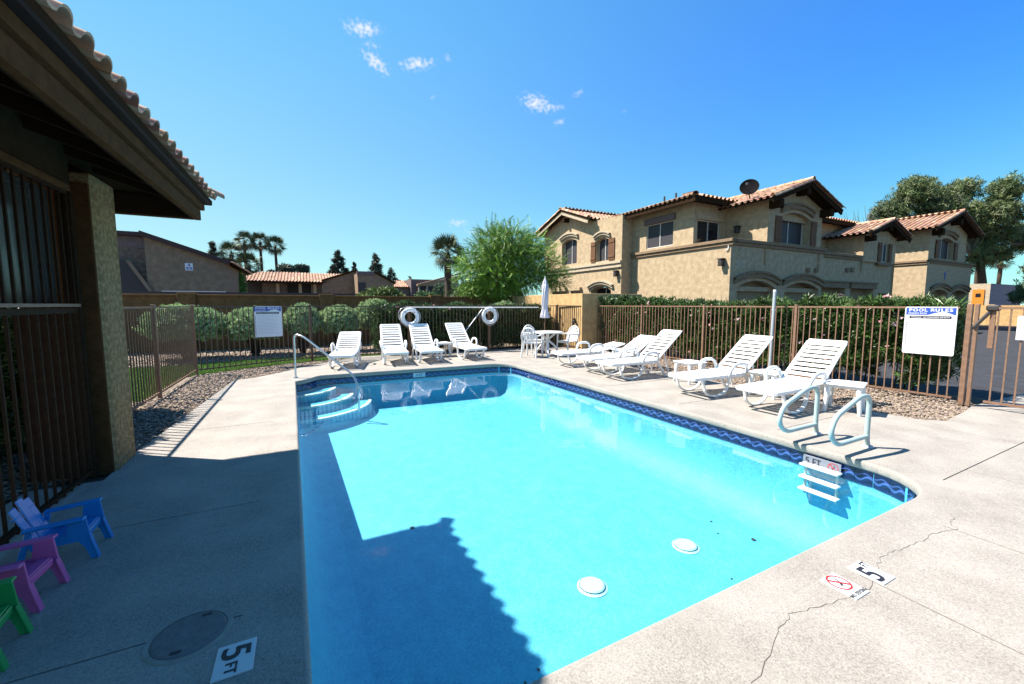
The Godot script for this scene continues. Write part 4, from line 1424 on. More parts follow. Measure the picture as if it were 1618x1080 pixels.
func far_buildings() -> void:
	var E := Vector3(1, 0, 0)
	var S := Vector3(0, 0, 1)
	# grey stucco house with the number plaque, just past the column
	var a := thing("grey_house", "grey stucco building with sloping brown roof edge and number 4 plaque", "building")
	simple_block(a, M["grey_stucco"], -9.3, -4.85, -36, -48, [[0, 6.1], [4.45, 4.5]])
	wall(a, "stone_wall", M["stone"], Vector3(-12.6, 0, -36.4), E, S, -0.05, [[0, 5.35], [3.3, 5.35]])
	wbox(a, "wall_band", M["grey_band"], Vector3(-12.6, 0, -36.4), E, S, 0, 3.3, 5.35, 6.1, -4.0, 0.05)
	var b := MB.new()
	b.bar(Vector3(-9.5, 6.3, -35.95), Vector3(-4.6, 4.55, -35.95), 0.5, 0.3)
	build(a, "roof_edge", b, M["dark_fascia"])
	wbox(a, "roof_edge", M["dark_fascia"], Vector3(-12.7, 0, -36.2), E, S, 0, 3.3, 6.12, 6.38, -0.4, 0.2)
	slope(a, Vector3(-4.4, 4.52, -35.8), Vector3(0, 0, -1), Vector3(-4.9, 1.75, 0), v2([0, 0, 12, 0, 12, 5.2, 0, 5.2]), 0.3)
	b = MB.new()
	b.bar(Vector3(-10.2, 4.45, -35.9), Vector3(-9.1, 2.4, -35.9), 0.12, 0.2)
	build(a, "stair_stringer", b, M["grey_stucco"])
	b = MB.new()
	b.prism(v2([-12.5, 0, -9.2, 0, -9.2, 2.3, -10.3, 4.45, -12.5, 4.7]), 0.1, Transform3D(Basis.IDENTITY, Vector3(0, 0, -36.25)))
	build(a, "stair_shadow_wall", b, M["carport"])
	var pl := wbox(a, "number_plaque", M["sign_white"], Vector3(-7.2, 0, -36), E, S, 0.0, 0.44, 3.93, 4.43, 0.0, 0.04)
	lettering(pl, "number", "4", 0.2, M["sign_blue"], Transform3D(Basis.IDENTITY, Vector3(-6.98, 4.3, -35.95)))
	for k in 2:
		for s in 2:
			wbox(pl, "unit_line", M["sign_blue"], Vector3(-7.16, 0, -35.96), E, S, 0.02 + s * 0.19, 0.17 + s * 0.19, 4.0 + k * 0.09, 4.06 + k * 0.09, 0.0, 0.006)
	# low tiled building in the middle
	var m := thing("tiled_building", "low building with wide clay tile roof and dark patios below the palms", "building")
	simple_block(m, M["grey_stucco"], -5.6, 5.9, -54, -62, [[0, 4.0], [11.5, 4.6]])
	wall(m, "wall", M["grey_stucco"], Vector3(2.0, 0, -51.8), E, S, -0.05, [[0, 4.3], [3.6, 5.5], [3.9, 5.4]])
	for x in [-5.4, -2.4, -0.2, 1.3]:
		wbox(m, "pillar", M["stucco"], Vector3(x, 0, -52.2), E, S, -0.16, 0.16, 0.0, 4.0, -0.3, 0.0)
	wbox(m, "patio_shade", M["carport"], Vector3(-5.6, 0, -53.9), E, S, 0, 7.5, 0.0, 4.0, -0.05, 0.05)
	wbox(m, "patio_wall", M["stone"], Vector3(-3.9, 0, -52.6), E, S, 0, 2.4, 0.0, 4.0, -0.05, 0.05)
	wbox(m, "patio_wall", M["grey_stucco"], Vector3(0.9, 0, -52.6), E, S, 0, 1.2, 0.0, 4.0, -0.05, 0.05)
	slope(m, Vector3(-6.2, 4.1, -51.6), E, Vector3(0, 0.26, -1), v2([0, 0, 8.6, 0, 11.8, 4.8, 1.8, 4.8]), 0.32)
	slope(m, Vector3(2.1, 4.35, -51.6), S * -1.0, Vector3(3.6, 1.2, 0), v2([0, 0, 9, 0, 9, 3.8, 0, 3.8]), 0.32)
	wbox(m, "roof_edge", M["wood_brown"], Vector3(-6.2, 0, -51.6), E, S, 0, 8.3, 3.85, 4.05, -0.1, 0.06)
	b = MB.new()
	b.bar(Vector3(2.0, 4.28, -51.7), Vector3(5.8, 5.6, -51.7), 0.3, 0.2)
	build(m, "roof_edge", b, M["wood_brown"])
	var n := thing("gabled_house", "grey house with sloping brown roof edge right of the tiled building", "building")
	simple_block(n, M["grey_stucco"], 5.45, 9.35, -48, -58, [[0, 5.0], [1.8, 5.1], [3.9, 3.95]])
	b = MB.new()
	b.bar(Vector3(7.2, 5.2, -47.95), Vector3(9.5, 3.95, -47.95), 0.3, 0.2)
	build(n, "roof_edge", b, M["wood_brown"])
	wbox(n, "roof_edge", M["grey_band"], Vector3(5.4, 0, -48), E, S, 0, 1.9, 4.75, 5.2, -0.2, 0.08)
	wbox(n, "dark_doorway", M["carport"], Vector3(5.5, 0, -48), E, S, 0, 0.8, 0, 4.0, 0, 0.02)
	var f := thing("far_house", "distant pale house with tile roof and porch behind the fan palm", "building")
	simple_block(f, M["grey_stucco"], 11.6, 14.3, -62, -68, [[0, 4.1], [2.7, 4.1]])
	slope(f, Vector3(11.3, 4.15, -61.6), E, Vector3(0, 0.3, -1), v2([0, 0, 3.0, 0, 3.0, 4, 0, 4]), 0.32)
	simple_block(f, M["grey_band"], 14.35, 18.3, -61, -70, [[0, 5.3], [3.95, 5.3]])
	simple_block(f, M["stucco_light"], 15.6, 21.6, -60.6, -64, [[0, 4.4], [6.0, 6.0]])
	b = MB.new()
	b.bar(Vector3(15.0, 4.4, -60.0), Vector3(21.6, 6.3, -60.0), 0.9, 0.25)
	build(f, "roof_edge", b, clay_mat())
	for x in [15.3, 16.5, 17.7]:
		wbox(f, "porch_post", M["stucco_light"], Vector3(x, 0, -60), E, S, -0.12, 0.12, 0, 4.4, -0.2, 0.0)
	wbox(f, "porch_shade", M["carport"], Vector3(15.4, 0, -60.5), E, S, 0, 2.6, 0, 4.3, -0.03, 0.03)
	# tan hut with an orange door beyond the gate
	var h := thing("utility_hut", "small tan block hut with orange door beyond the gate", "building")
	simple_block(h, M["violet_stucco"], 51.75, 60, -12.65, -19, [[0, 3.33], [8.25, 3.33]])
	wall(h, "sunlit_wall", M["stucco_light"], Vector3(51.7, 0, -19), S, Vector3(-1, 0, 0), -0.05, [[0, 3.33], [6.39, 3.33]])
	wbox(h, "door", M["orange_door"], Vector3(51.69, 0, -13.62), S, Vector3(-1, 0, 0), 0, 0.7, 0.0, 2.85, 0.0, 0.06)
	wbox(h, "door_window", M["glass_dark"], Vector3(51.69, 0, -13.62), S, Vector3(-1, 0, 0), 0.2, 0.5, 2.2, 2.5, 0.06, 0.08)
	# flat carport roofs behind the block wall
	var c := thing("carport", "long flat dark carport roof with pale edge behind the block wall", "carport")
	wbox(c, "roof", M["carport"], Vector3(-14, 0, -26), E, S, 0, 20, 2.06, 2.2, -5.0, 0.0)
	wbox(c, "roof_edge", M["carport_white"], Vector3(-14, 0, -26), E, S, 7.8, 10.4, 2.2, 2.235, -0.3, 0.02)
	for k in 5:
		wbox(c, "post", M["dark_metal"], Vector3(-13 + k * 4.4, 0, -27), E, S, -0.05, 0.05, 0, 2.06, -0.05, 0.05)


func walls() -> void:
	var E := Vector3(1, 0, 0)
	var S := Vector3(0, 0, 1)
	# block walls, each with its cap and piers
	var a := thing("block_wall", "long brown block wall behind the sage bushes beyond the far fence", "wall")
	var x := -16.0
	while x < 9.0:
		wbox(a, "wall_panel", M["brown_wall"], Vector3(x, 0, -17), E, S, 0, 4.2, -0.05, 1.82, -0.1, 0.1)
		wbox(a, "cap", M["brown_wall"], Vector3(x, 0, -17), E, S, -0.02, 4.2, 1.82, 1.89, -0.14, 0.14, 0.01)
		wbox(a, "pier", M["brown_wall"], Vector3(x, 0, -17), E, S, -0.25, 0.25, -0.05, 1.94, -0.2, 0.2, 0.01)
		x += 4.2
	var t := thing("enclosure_wall", "tan stucco enclosure wall at the corner of the far fence", "wall")
	wbox(t, "side_wall", M["tan_wall"], Vector3(8.43, 0, -16.5), S, Vector3(-1, 0, 0), 0, 5.2, -0.05, 1.93, -0.2, 0.0, 0.008)
	wbox(t, "front_wall", M["tan_wall"], Vector3(8.63, 0, -11.3), E, S, 0, 2.5, -0.05, 1.93, -0.2, 0.0, 0.008)
	var b := MB.new()
	b.box(Vector3(-0.06, 0, 0), Vector3(0.12, 0.1, 0.1), 0.01)
	b.box(Vector3(-0.1, -0.06, 0.01), Vector3(0.07, 0.16, 0.07), 0.01)
	b.box(Vector3(-0.05, 0.09, -0.03), Vector3(0.08, 0.07, 0.07), 0.01)
	build(t, "wall_lamp", b, M["dark_metal"], Transform3D(Basis.IDENTITY, Vector3(8.42, 0.96, -11.65)))
	var f := thing("block_wall", "sunlit tan block wall across the drive beyond the gate", "wall")
	for k in 5:
		wbox(f, "wall_panel", M["tan_wall"], Vector3(47.6, 0, -14.5 + k * 3.0), S, Vector3(-1, 0, 0), 0.0, 3.0, -0.05, 1.5, -0.2, 0.0)
		wbox(f, "pier", M["tan_wall"], Vector3(47.6, 0, -14.5 + k * 3.0), S, Vector3(-1, 0, 0), -0.2, 0.2, -0.05, 1.56, -0.24, 0.05, 0.01)


# ---------------------------------------------------------------- fences
func fence(label: String, a: Vector2, b: Vector2, m: String, posts: Array, height := 1.52, space := 0.112) -> Node3D:
	var d := b - a
	var f := thing("iron_fence", label, "fence", Vector3(a.x, 0, a.y), -atan2(d.y, d.x))
	var l := d.length()
	for y in [[height - 0.015, 0.03], [0.09, 0.028]]:
		put(f, "rail", boxmesh(Vector3(l, y[1], 0.028)), M[m], Transform3D(Basis.IDENTITY, Vector3(l / 2, y[0], 0)))
	var bar := boxmesh(Vector3(0.016, height - 0.1, 0.016))
	var n := int(l / space)
	for k in n:
		var lean := Basis(Vector3(0, 0, 1), rng.randf_range(-0.004, 0.004))
		put(f, "bar", bar, M[m], Transform3D(lean, Vector3((k + 0.5) * l / n, height / 2 + 0.01, 0)))
	for p in posts:
		var mb := MB.new()
		mb.box(Vector3(p * l, height / 2 - 0.01, 0), Vector3(0.052, height + 0.06, 0.052), 0.004)
		mb.box(Vector3(p * l, height + 0.022, 0), Vector3(0.06, 0.012, 0.06), 0.003)
		build(f, "post", mb, M[m])
	return f


func fences() -> void:
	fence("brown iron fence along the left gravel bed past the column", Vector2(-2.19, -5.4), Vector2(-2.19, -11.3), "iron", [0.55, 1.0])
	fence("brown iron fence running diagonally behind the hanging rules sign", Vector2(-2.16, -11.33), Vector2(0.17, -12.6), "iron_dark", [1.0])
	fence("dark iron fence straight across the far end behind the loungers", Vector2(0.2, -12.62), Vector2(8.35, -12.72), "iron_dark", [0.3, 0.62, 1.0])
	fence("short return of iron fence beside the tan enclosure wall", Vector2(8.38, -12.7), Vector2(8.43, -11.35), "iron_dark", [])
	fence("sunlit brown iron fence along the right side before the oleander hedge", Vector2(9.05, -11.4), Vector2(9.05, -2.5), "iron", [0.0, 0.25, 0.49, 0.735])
	# the gate: two posts, leaf, latch
	var g := thing("pool_gate", "brown iron pool gate with double post and white notice panel", "gate", Vector3(9.05, 0, -2.36))
	for p in [[-0.03, 0.062], [0.045, 0.046]]:
		var mb := MB.new()
		mb.box(Vector3(0.0, 0.78, p[0]), Vector3(p[1], 1.56, p[1]), 0.005)
		build(g, "post", mb, M["iron"])
	for y in [1.5, 0.1]:
		put(g, "rail", boxmesh(Vector3(0.035, 0.035, 1.3)), M["iron"], Transform3D(Basis.IDENTITY, Vector3(0, y, 0.85)))
	for k in 11:
		put(g, "bar", boxmesh(Vector3(0.017, 1.4, 0.017)), M["iron"], Transform3D(Basis.IDENTITY, Vector3(0, 0.8, 0.26 + k * 0.118)))
	var mb := MB.new()
	mb.box(Vector3(0.0, 0.78, 1.5), Vector3(0.06, 1.56, 0.06), 0.005)
	build(g, "post", mb, M["iron"])
	mb = MB.new()
	mb.bar(Vector3(0.03, 1.5, 0.2), Vector3(-0.04, 1.2, 0.03), 0.045, 0.045, Vector3.UP, 0.01)
	mb.box(Vector3(0.02, 1.5, 0.2), Vector3(0.09, 0.09, 0.14), 0.02)
	build(g, "gate_closer", mb, M["dark_metal"])
	mb = MB.new()
	mb.box(Vector3(0.03, 1.2, 0.2), Vector3(0.02, 0.6, 0.06), 0.004)
	build(g, "strike_plate", mb, M["iron"])
	mb = MB.new()
	mb.box(Vector3(-0.03, 1.22, 0.66), Vector3(0.006, 0.34, 0.42), 0.002)
	build(g, "notice_panel", mb, M["sign_white"])


# ---------------------------------------------------------------- plants
func rand_dir() -> Vector3:
	while true:
		var v := Vector3(rng.randf_range(-1, 1), rng.randf_range(-1, 1), rng.randf_range(-1, 1))
		if v.length_squared() < 1.0 and v.length_squared() > 0.01:
			return v.normalized()
	return Vector3.UP


# a shoot: n lance leaves spreading round +y
func shoot(n: int, length: float, width: float, spread: float, stem := 0.0) -> ArrayMesh:
	var b := MB.new()
	for k in n:
		var a := TAU * k * 0.618 + rng.randf_range(-0.3, 0.3)
		var tilt := rng.randf_range(0.25, 1.0) * spread
		var d := Vector3(cos(a) * sin(tilt), cos(tilt), sin(a) * sin(tilt))
		var side := d.cross(Vector3.UP).normalized()
		if side.length() < 0.1:
			side = Vector3(1, 0, 0)
		var l := length * rng.randf_range(0.75, 1.15)
		var root := Vector3(0, stem * k / maxf(n, 1) - stem * 0.5, 0)
		var mid := root + d * l * 0.5 + Vector3(0, width * 0.25, 0)
		var tip := root + d * l - Vector3(0, width * 0.4, 0)
		b.tri(root, mid + side * width * 0.5, tip, Vector3.UP)
		b.tri(root, mid - side * width * 0.5, tip, Vector3.UP)
	return b.mesh()


# a drooping twig along +z with fine leaflets to both sides
func twig(length: float, leaflet: float, n: int) -> ArrayMesh:
	var b := MB.new()
	for k in n:
		var f := float(k) / n
		var p := Vector3(rng.randf_range(-0.02, 0.02), -0.35 * length * f * f, length * f)
		for s in [-1.0, 1.0]:
			var d := Vector3(s * rng.randf_range(0.5, 1.0), rng.randf_range(-0.3, 0.5), rng.randf_range(0.3, 0.9)).normalized() * leaflet * rng.randf_range(0.7, 1.2)
			var w := Vector3(0, 0.35, 0.65).normalized() * leaflet * 0.2
			b.tri(p, p + d * 0.5 + w, p + d, Vector3.UP)
			b.tri(p, p + d * 0.5 - w, p + d, Vector3.UP)
	b.tri(Vector3(0, 0.003, 0), Vector3(0.004, -0.004, 0), Vector3(0, -0.35 * length, length), Vector3.UP)
	return b.mesh()


func aim(d: Vector3, roll: float, s: float) -> Basis:
	var y := d.normalized()
	var x := y.cross(Vector3(0.3, 0.2, 1.0)).normalized()
	var b := Basis(x, y, x.cross(y))
	return Basis(y, roll) * b * Basis.from_scale(Vector3.ONE * s)


func hedge(called: String, label: String, lo: Vector3, hi: Vector3, n: int, flowers: int, wave: float, ragged := 0.14) -> Node3D:
	var h := thing(called, label, "hedge", Vector3((lo.x + hi.x) / 2, 0, (lo.z + hi.z) / 2))
	var c := h.position
	var noise := FastNoiseLite.new()
	noise.seed = int(lo.x * 13 + lo.z * 7)
	noise.frequency = wave
	var kinds := [shoot(9, 0.13, 0.022, 1.25), shoot(10, 0.15, 0.02, 1.4), shoot(8, 0.11, 0.024, 1.1)]
	var stems := MB.new()
	var long_z := hi.z - lo.z > hi.x - lo.x
	var run := maxf(hi.z - lo.z, hi.x - lo.x)
	for k in int(run * 7):
		var p := Vector3(rng.randf_range(lo.x + 0.2, hi.x - 0.2), -0.06, rng.randf_range(lo.z + 0.1, hi.z - 0.1))
		var q := Vector3(clampf(p.x + rng.randf_range(-0.25, 0.25), lo.x + 0.1, hi.x - 0.1), rng.randf_range(0.8, hi.y * 0.92), clampf(p.z + rng.randf_range(-0.3, 0.3), lo.z + 0.1, hi.z - 0.1))
		stems.tube([p - c, (p + q) / 2 - c + Vector3(rng.randf_range(-0.06, 0.06), 0, rng.randf_range(-0.06, 0.06)), q - c], [0.014, 0.011, 0.005], 5)
	build(h, "stems", stems, M["bark"])
	var at := []
	for k in 3:
		var places := []
		var colors := []
		for i in n / 3:
			var p := Vector3(rng.randf_range(lo.x, hi.x), 0, rng.randf_range(lo.z, hi.z))
			var along := p.z if long_z else p.x
			var top := hi.y + noise.get_noise_2d(along * 3.0, 5.0) * ragged * 1.6 + noise.get_noise_2d(p.x * 9.0, p.z * 9.0) * ragged
			var base := lo.y + maxf(0.0, noise.get_noise_2d(along * 4.0, 90.0)) * 0.5
			if long_z and lo.x > 9.2 and along > -3.85 and along < -3.2:
				base = maxf(base, 0.5)
			var f := rng.randf()
			p.y = lerpf(base, top, pow(f, 0.8))
			# swell the faces
			var across := (p.x - (lo.x + hi.x) / 2) / (hi.x - lo.x) if long_z else (p.z - (lo.z + hi.z) / 2) / (hi.z - lo.z)
			across = signf(across) * pow(absf(across) * 2.0, 0.55) * 0.5
			var bulge := 1.0 + noise.get_noise_2d(along * 5.0, p.y * 6.0) * 0.45
			if long_z:
				p.x = (lo.x + hi.x) / 2 + across * (hi.x - lo.x) * bulge
			else:
				p.z = (lo.z + hi.z) / 2 + across * (hi.z - lo.z) * bulge
			var out := Vector3(across * 1.6, 0.7, 0) if long_z else Vector3(0, 0.7, across * 1.6)
			places.append(Transform3D(aim(out + rand_dir() * 0.7, rng.randf() * TAU, rng.randf_range(0.75, 1.3)), p - c))
			var t := rng.randf_range(0.65, 1.35)
			var g := rng.randf_range(0.85, 1.2)
			colors.append(Color(0.055 * t, 0.1 * t * g, 0.024 * t))
			if absf(across) > 0.4 or p.y > top - 0.12:
				at.append([p - c + out.normalized() * 0.05, out])
		scatter(h, "foliage", kinds[k], M["leaf_gloss"], places, colors)
	var fm := MB.new()
	for k in 7:
		var d := rand_dir() * 0.035
		d.y = absf(d.y)
		for s in 4:
			var a := TAU * s / 4.0
			var e := Vector3(cos(a), 0.4, sin(a)) * 0.022
			fm.tri(d, d + e + Vector3(-e.z, 0, e.x) * 0.5, d + e - Vector3(-e.z, 0, e.x) * 0.5, Vector3.UP)
	var flower := fm.mesh()
	if not M.has("petal_pink"):
		mat("petal_pink", 0.62, 0.28, 0.33, 0.6)
		mat("petal_pale", 0.72, 0.52, 0.52, 0.6)
	for k in flowers:
		var s = at[rng.randi() % at.size()]
		var o := put(h, "flower_cluster", flower, M["petal_pink"] if rng.randf() < 0.6 else M["petal_pale"], Transform3D(aim(s[1], rng.randf() * TAU, rng.randf_range(0.55, 1.15)), s[0]))
		o.visible = true
	return h


func bush(label: String, at: Vector3, r: Vector3, low: float, n: int, col: Color, leaf: ArrayMesh, called := "sage_bush", category := "bush", group := "") -> Node3D:
	var o := thing(called, label, category, at, 0.0, group)
	var stems := MB.new()
	for k in 12:
		var a := TAU * k / 12.0
		var q := Vector3(cos(a) * r.x * rng.randf_range(0.3, 0.8), low + r.y * rng.randf_range(0.4, 1.0), sin(a) * r.z * rng.randf_range(0.3, 0.8))
		stems.tube([Vector3(cos(a) * 0.06, -0.06, sin(a) * 0.06), q * 0.5 + Vector3(0, 0.05, 0), q], [0.02, 0.014, 0.005], 5)
	build(o, "stems", stems, M["bark"])
	var noise := FastNoiseLite.new()
	noise.seed = int(at.x * 100) + 7
	noise.frequency = 1.1
	var places := []
	var colors := []
	for k in n:
		var d := rand_dir()
		if d.y < -0.75:
			d.y = -d.y
		var wob := 1.0 + noise.get_noise_3d(d.x * 1.5, d.y * 1.5, d.z * 1.5) * 0.2
		var f := pow(rng.randf(), 0.35)
		var p := Vector3(d.x * r.x, d.y * r.y, d.z * r.z) * f * wob + Vector3(0, low + r.y * 0.55, 0)
		places.append(Transform3D(aim(d + rand_dir() * 0.6 + Vector3(0, 0.3, 0), rng.randf() * TAU, rng.randf_range(0.7, 1.25)), p))
		var t := rng.randf_range(0.7, 1.3)
		colors.append(Color(col.r * t, col.g * t, col.b * t))
	scatter(o, "foliage", leaf, M["leaf_sage" if called == "sage_bush" else "leaf"], places, colors)
	return o


func plants() -> void:
	hedge("oleander_hedge", "dark green oleander hedge with pink flowers outside the right iron fence", Vector3(9.3, 0.12, -11.2), Vector3(10.25, 1.58, -2.75), 22000, 240, 0.35)
	hedge("oleander_hedge", "dark oleander hedge behind the life rings and the far fence", Vector3(1.95, 0.05, -13.75), Vector3(8.25, 1.5, -13.0), 11000, 50, 0.4)
	hedge("oleander_hedge", "shaded oleander bushes left of the gravel behind the stucco column", Vector3(-3.6, 0.1, -8.1), Vector3(-2.5, 1.5, -4.75), 8000, 6, 0.4)
	hedge("oleander_hedge", "light oleander shrubs in front of the enclosure wall's shaded face", Vector3(9.15, 0.6, -11.25), Vector3(10.9, 1.72, -10.9), 1500, 12, 0.6)
	var sage := shoot(16, 0.07, 0.02, 1.5, 0.1)
	var list := [
		["widest grey-green sage bush, nearest the ramada column", Vector3(-3.0, 0, -14.5), Vector3(1.0, 0.55, 0.9), 0.66, 3400],
		["rounded sage bush right behind the hanging rules sign", Vector3(-1.35, 0, -14.6), Vector3(0.78, 0.52, 0.8), 0.64, 2900],
		["small round sage bush just right of the hanging rules sign", Vector3(-0.05, 0, -14.7), Vector3(0.5, 0.52, 0.55), 0.74, 2200],
		["mid-sized sage bush behind the shortest-backed lounger", Vector3(1.05, 0, -14.8), Vector3(0.6, 0.5, 0.55), 0.72, 2300],
		["sage bush at the left end of the far oleander hedge", Vector3(2.3, 0, -15.3), Vector3(0.68, 0.58, 0.55), 0.8, 2300],
		["low sage bush peeping over the hedge before the block wall", Vector3(3.3, 0, -15.4), Vector3(0.7, 0.55, 0.5), 0.75, 1200],
		["sage bush by the mesquite trunk behind the far hedge", Vector3(7.6, 0, -15.6), Vector3(0.8, 0.6, 0.5), 0.75, 1300],
	]
	for l in list:
		bush(l[0], l[1], l[2], l[3], l[4], Color(0.34, 0.43, 0.21), sage, "sage_bush", "bush", "sage bushes before the block wall")
	var broad := shoot(10, 0.2, 0.06, 1.4, 0.15)
	for l in [["yellow-green shrub rising behind the block wall left of the palm", Vector3(3.4, 0, -20.5), Vector3(1.2, 0.8, 0.8), 1.1, 500, Color(0.12, 0.17, 0.04)],
			["green shrub before the porch of the distant house", Vector3(12.2, 0, -45), Vector3(1.8, 1.2, 1.0), 1.2, 500, Color(0.07, 0.15, 0.04)],
			["tall dark shrub beside the distant porch", Vector3(15.6, 0, -49), Vector3(2.0, 1.5, 1.2), 1.8, 600, Color(0.04, 0.09, 0.03)],
			["purplish shrub at the foot of the fan palm", Vector3(10.9, 0, -29), Vector3(0.8, 0.8, 0.7), 1.0, 500, Color(0.07, 0.065, 0.06)],
			["bright leafy shrub between grey house and tiled building", Vector3(-5.3, 0, -43), Vector3(0.95, 1.6, 0.9), 2.3, 700, Color(0.08, 0.2, 0.03)]]:
		bush(l[0], l[1], l[2], l[3], l[4], l[5], broad, "shrub", "shrub")


# ---------------------------------------------------------------- trees
func crown(o: Node3D, mesh: ArrayMesh, blobs: Array, n: int, col: Color, m: String, droop: float, scale_ := 1.0, shell := 0.4) -> void:
	var places := []
	var colors := []
	var total := 0.0
	for b in blobs:
		total += b[1] * b[1]
	for b in blobs:
		var count := int(n * b[1] * b[1] / total)
		var tone := rng.randf_range(0.82, 1.18)
		for k in count:
			var d := rand_dir()
			var f := pow(rng.randf(), shell)
			var p: Vector3 = b[0] + d * b[1] * f * Vector3(1, 0.85, 1) * rng.randf_range(0.85, 1.2)
			var dir := (d + Vector3(0, -droop, 0) + rand_dir() * 0.5).normalized()
			places.append(Transform3D(aim(dir, rng.randf() * TAU, scale_ * rng.randf_range(0.7, 1.3)) * Basis(Vector3(1, 0, 0), -PI / 2), p))
			var t := rng.randf_range(0.7, 1.3) * tone
			colors.append(Color(col.r * t * rng.randf_range(0.9, 1.15), col.g * t, col.b * t))
	scatter(o, "crown", mesh, M[m], places, colors)


func limbs(o: Node3D, m: String, from: Vector3, blobs: Array, r: float) -> void:
	var b := MB.new()
	for bl in blobs:
		var q: Vector3 = bl[0]
		var mid := from.lerp(q, 0.5) + Vector3(rng.randf_range(-0.15, 0.15), 0.12 * from.distance_to(q), rng.randf_range(-0.15, 0.15))
		b.tube([from, from.lerp(mid, 0.5), mid, mid.lerp(q, 0.6), q], [r, r * 0.8, r * 0.55, r * 0.35, r * 0.15], 6)
		for k in 4:
			var e: Vector3 = q + rand_dir() * bl[1] * 0.85
			b.tube([mid.lerp(q, 0.5), mid.lerp(e, 0.7), e], [r * 0.3, r * 0.2, r * 0.05], 5)
	build(o, "limbs", b, M[m])


func frond_mesh(r: float, blades: int, droop: float) -> ArrayMesh:
	var b := MB.new()
	b.tube([Vector3.ZERO, Vector3(0, 0.04, r * 0.28), Vector3(0, 0.0, r * 0.5)], [0.02, 0.014, 0.01], 4)
	for k in blades:
		var a := lerpf(-1.35, 1.35, k / float(blades - 1))
		var d := Vector3(sin(a), 0, cos(a))
		var root := Vector3(0, 0, r * 0.42)
		var l := r * 0.6 * (1.0 - 0.25 * absf(a) / 1.35) * rng.randf_range(0.9, 1.05)
		var mid := root + d * l * 0.6 + Vector3(0, 0.03 - droop * 0.15 * l, 0)
		var tip := root + d * l + Vector3(0, -droop * 0.55 * l, 0)
		var s := Vector3(cos(a), 0.35, -sin(a)) * r * 0.024
		b.tri(root, mid + s, mid - s, Vector3.UP)
		b.tri(mid + s, tip, mid - s, Vector3.UP)
	return b.mesh()


func palm(label: String, at: Vector3, height: float, r: float, n: int, trunk_r: float, group := "") -> Node3D:
	var o := thing("fan_palm", label, "palm tree", at, 0.0, group)
	var b := MB.new()
	var path := []
	var radii := []
	for k in 9:
		path.append(Vector3(sin(k * 0.5) * 0.04, height * k / 8.0 - 0.06, cos(k * 0.7) * 0.03))
		radii.append(trunk_r * (1.3 - 0.35 * k / 8.0) * (1.0 + 0.06 * sin(k * 2.3)))
	b.tube(path, radii, 10)
	build(o, "trunk", b, M["bark"])
	var meshes := [frond_mesh(r, 13, 0.15), frond_mesh(r, 13, 0.35), frond_mesh(r * 0.9, 12, 0.8)]
	var greens := []
	for k in 3:
		var key := "palm_green_%d" % k
		if not M.has(key):
			mat(key, 0.032 + 0.01 * k, 0.052 + 0.01 * k, 0.02, 0.7)
		greens.append(M[key])
	if not M.has("palm_dry"):
		mat("palm_dry", 0.16, 0.12, 0.07, 0.9)
	for k in n:
		var a := TAU * k * 0.618
		var e := lerpf(1.35, -1.15, k / float(n)) + rng.randf_range(-0.12, 0.12)
		var dry := e < -0.85
		var t := Basis(Vector3.UP, a) * Basis(Vector3(1, 0, 0), -e) * Basis(Vector3(0, 0, 1), rng.randf_range(-1.2, 1.2))
		put(o, "frond", meshes[0 if e > 0.5 else 1 if e > -0.4 else 2], M["palm_dry"] if dry else greens[rng.randi() % 3], Transform3D(t, Vector3(0, height - 0.02 * k * r / n, 0)))
	return o


func conifer(label: String, at: Vector3, height: float, width: float, n: int, col: Color) -> void:
	var o := thing("conifer", label, "tree", at)
	var b := MB.new()
	b.tube([Vector3(0, -0.06, 0), Vector3(0, height * 0.9, 0)], [width * 0.08, 0.03], 6)
	build(o, "trunk", b, M["bark"])
	var blobs := []
	for k in 20:
		var f := 0.3 + 0.68 * k / 19.0
		var r := width * 0.42 * pow(1.0 - f, 0.8)
		var a := k * 2.4 + at.x
		blobs.append([Vector3(cos(a) * r * rng.randf_range(0.5, 1.15), height * f, sin(a) * r * 0.8), width * 0.16 * (1.05 - f) + height * 0.025])
	crown(o, shoot(10, 0.34, 0.08, 1.5, 0.3), blobs, n, col, "leaf", 0.1, 1.0, 0.5)


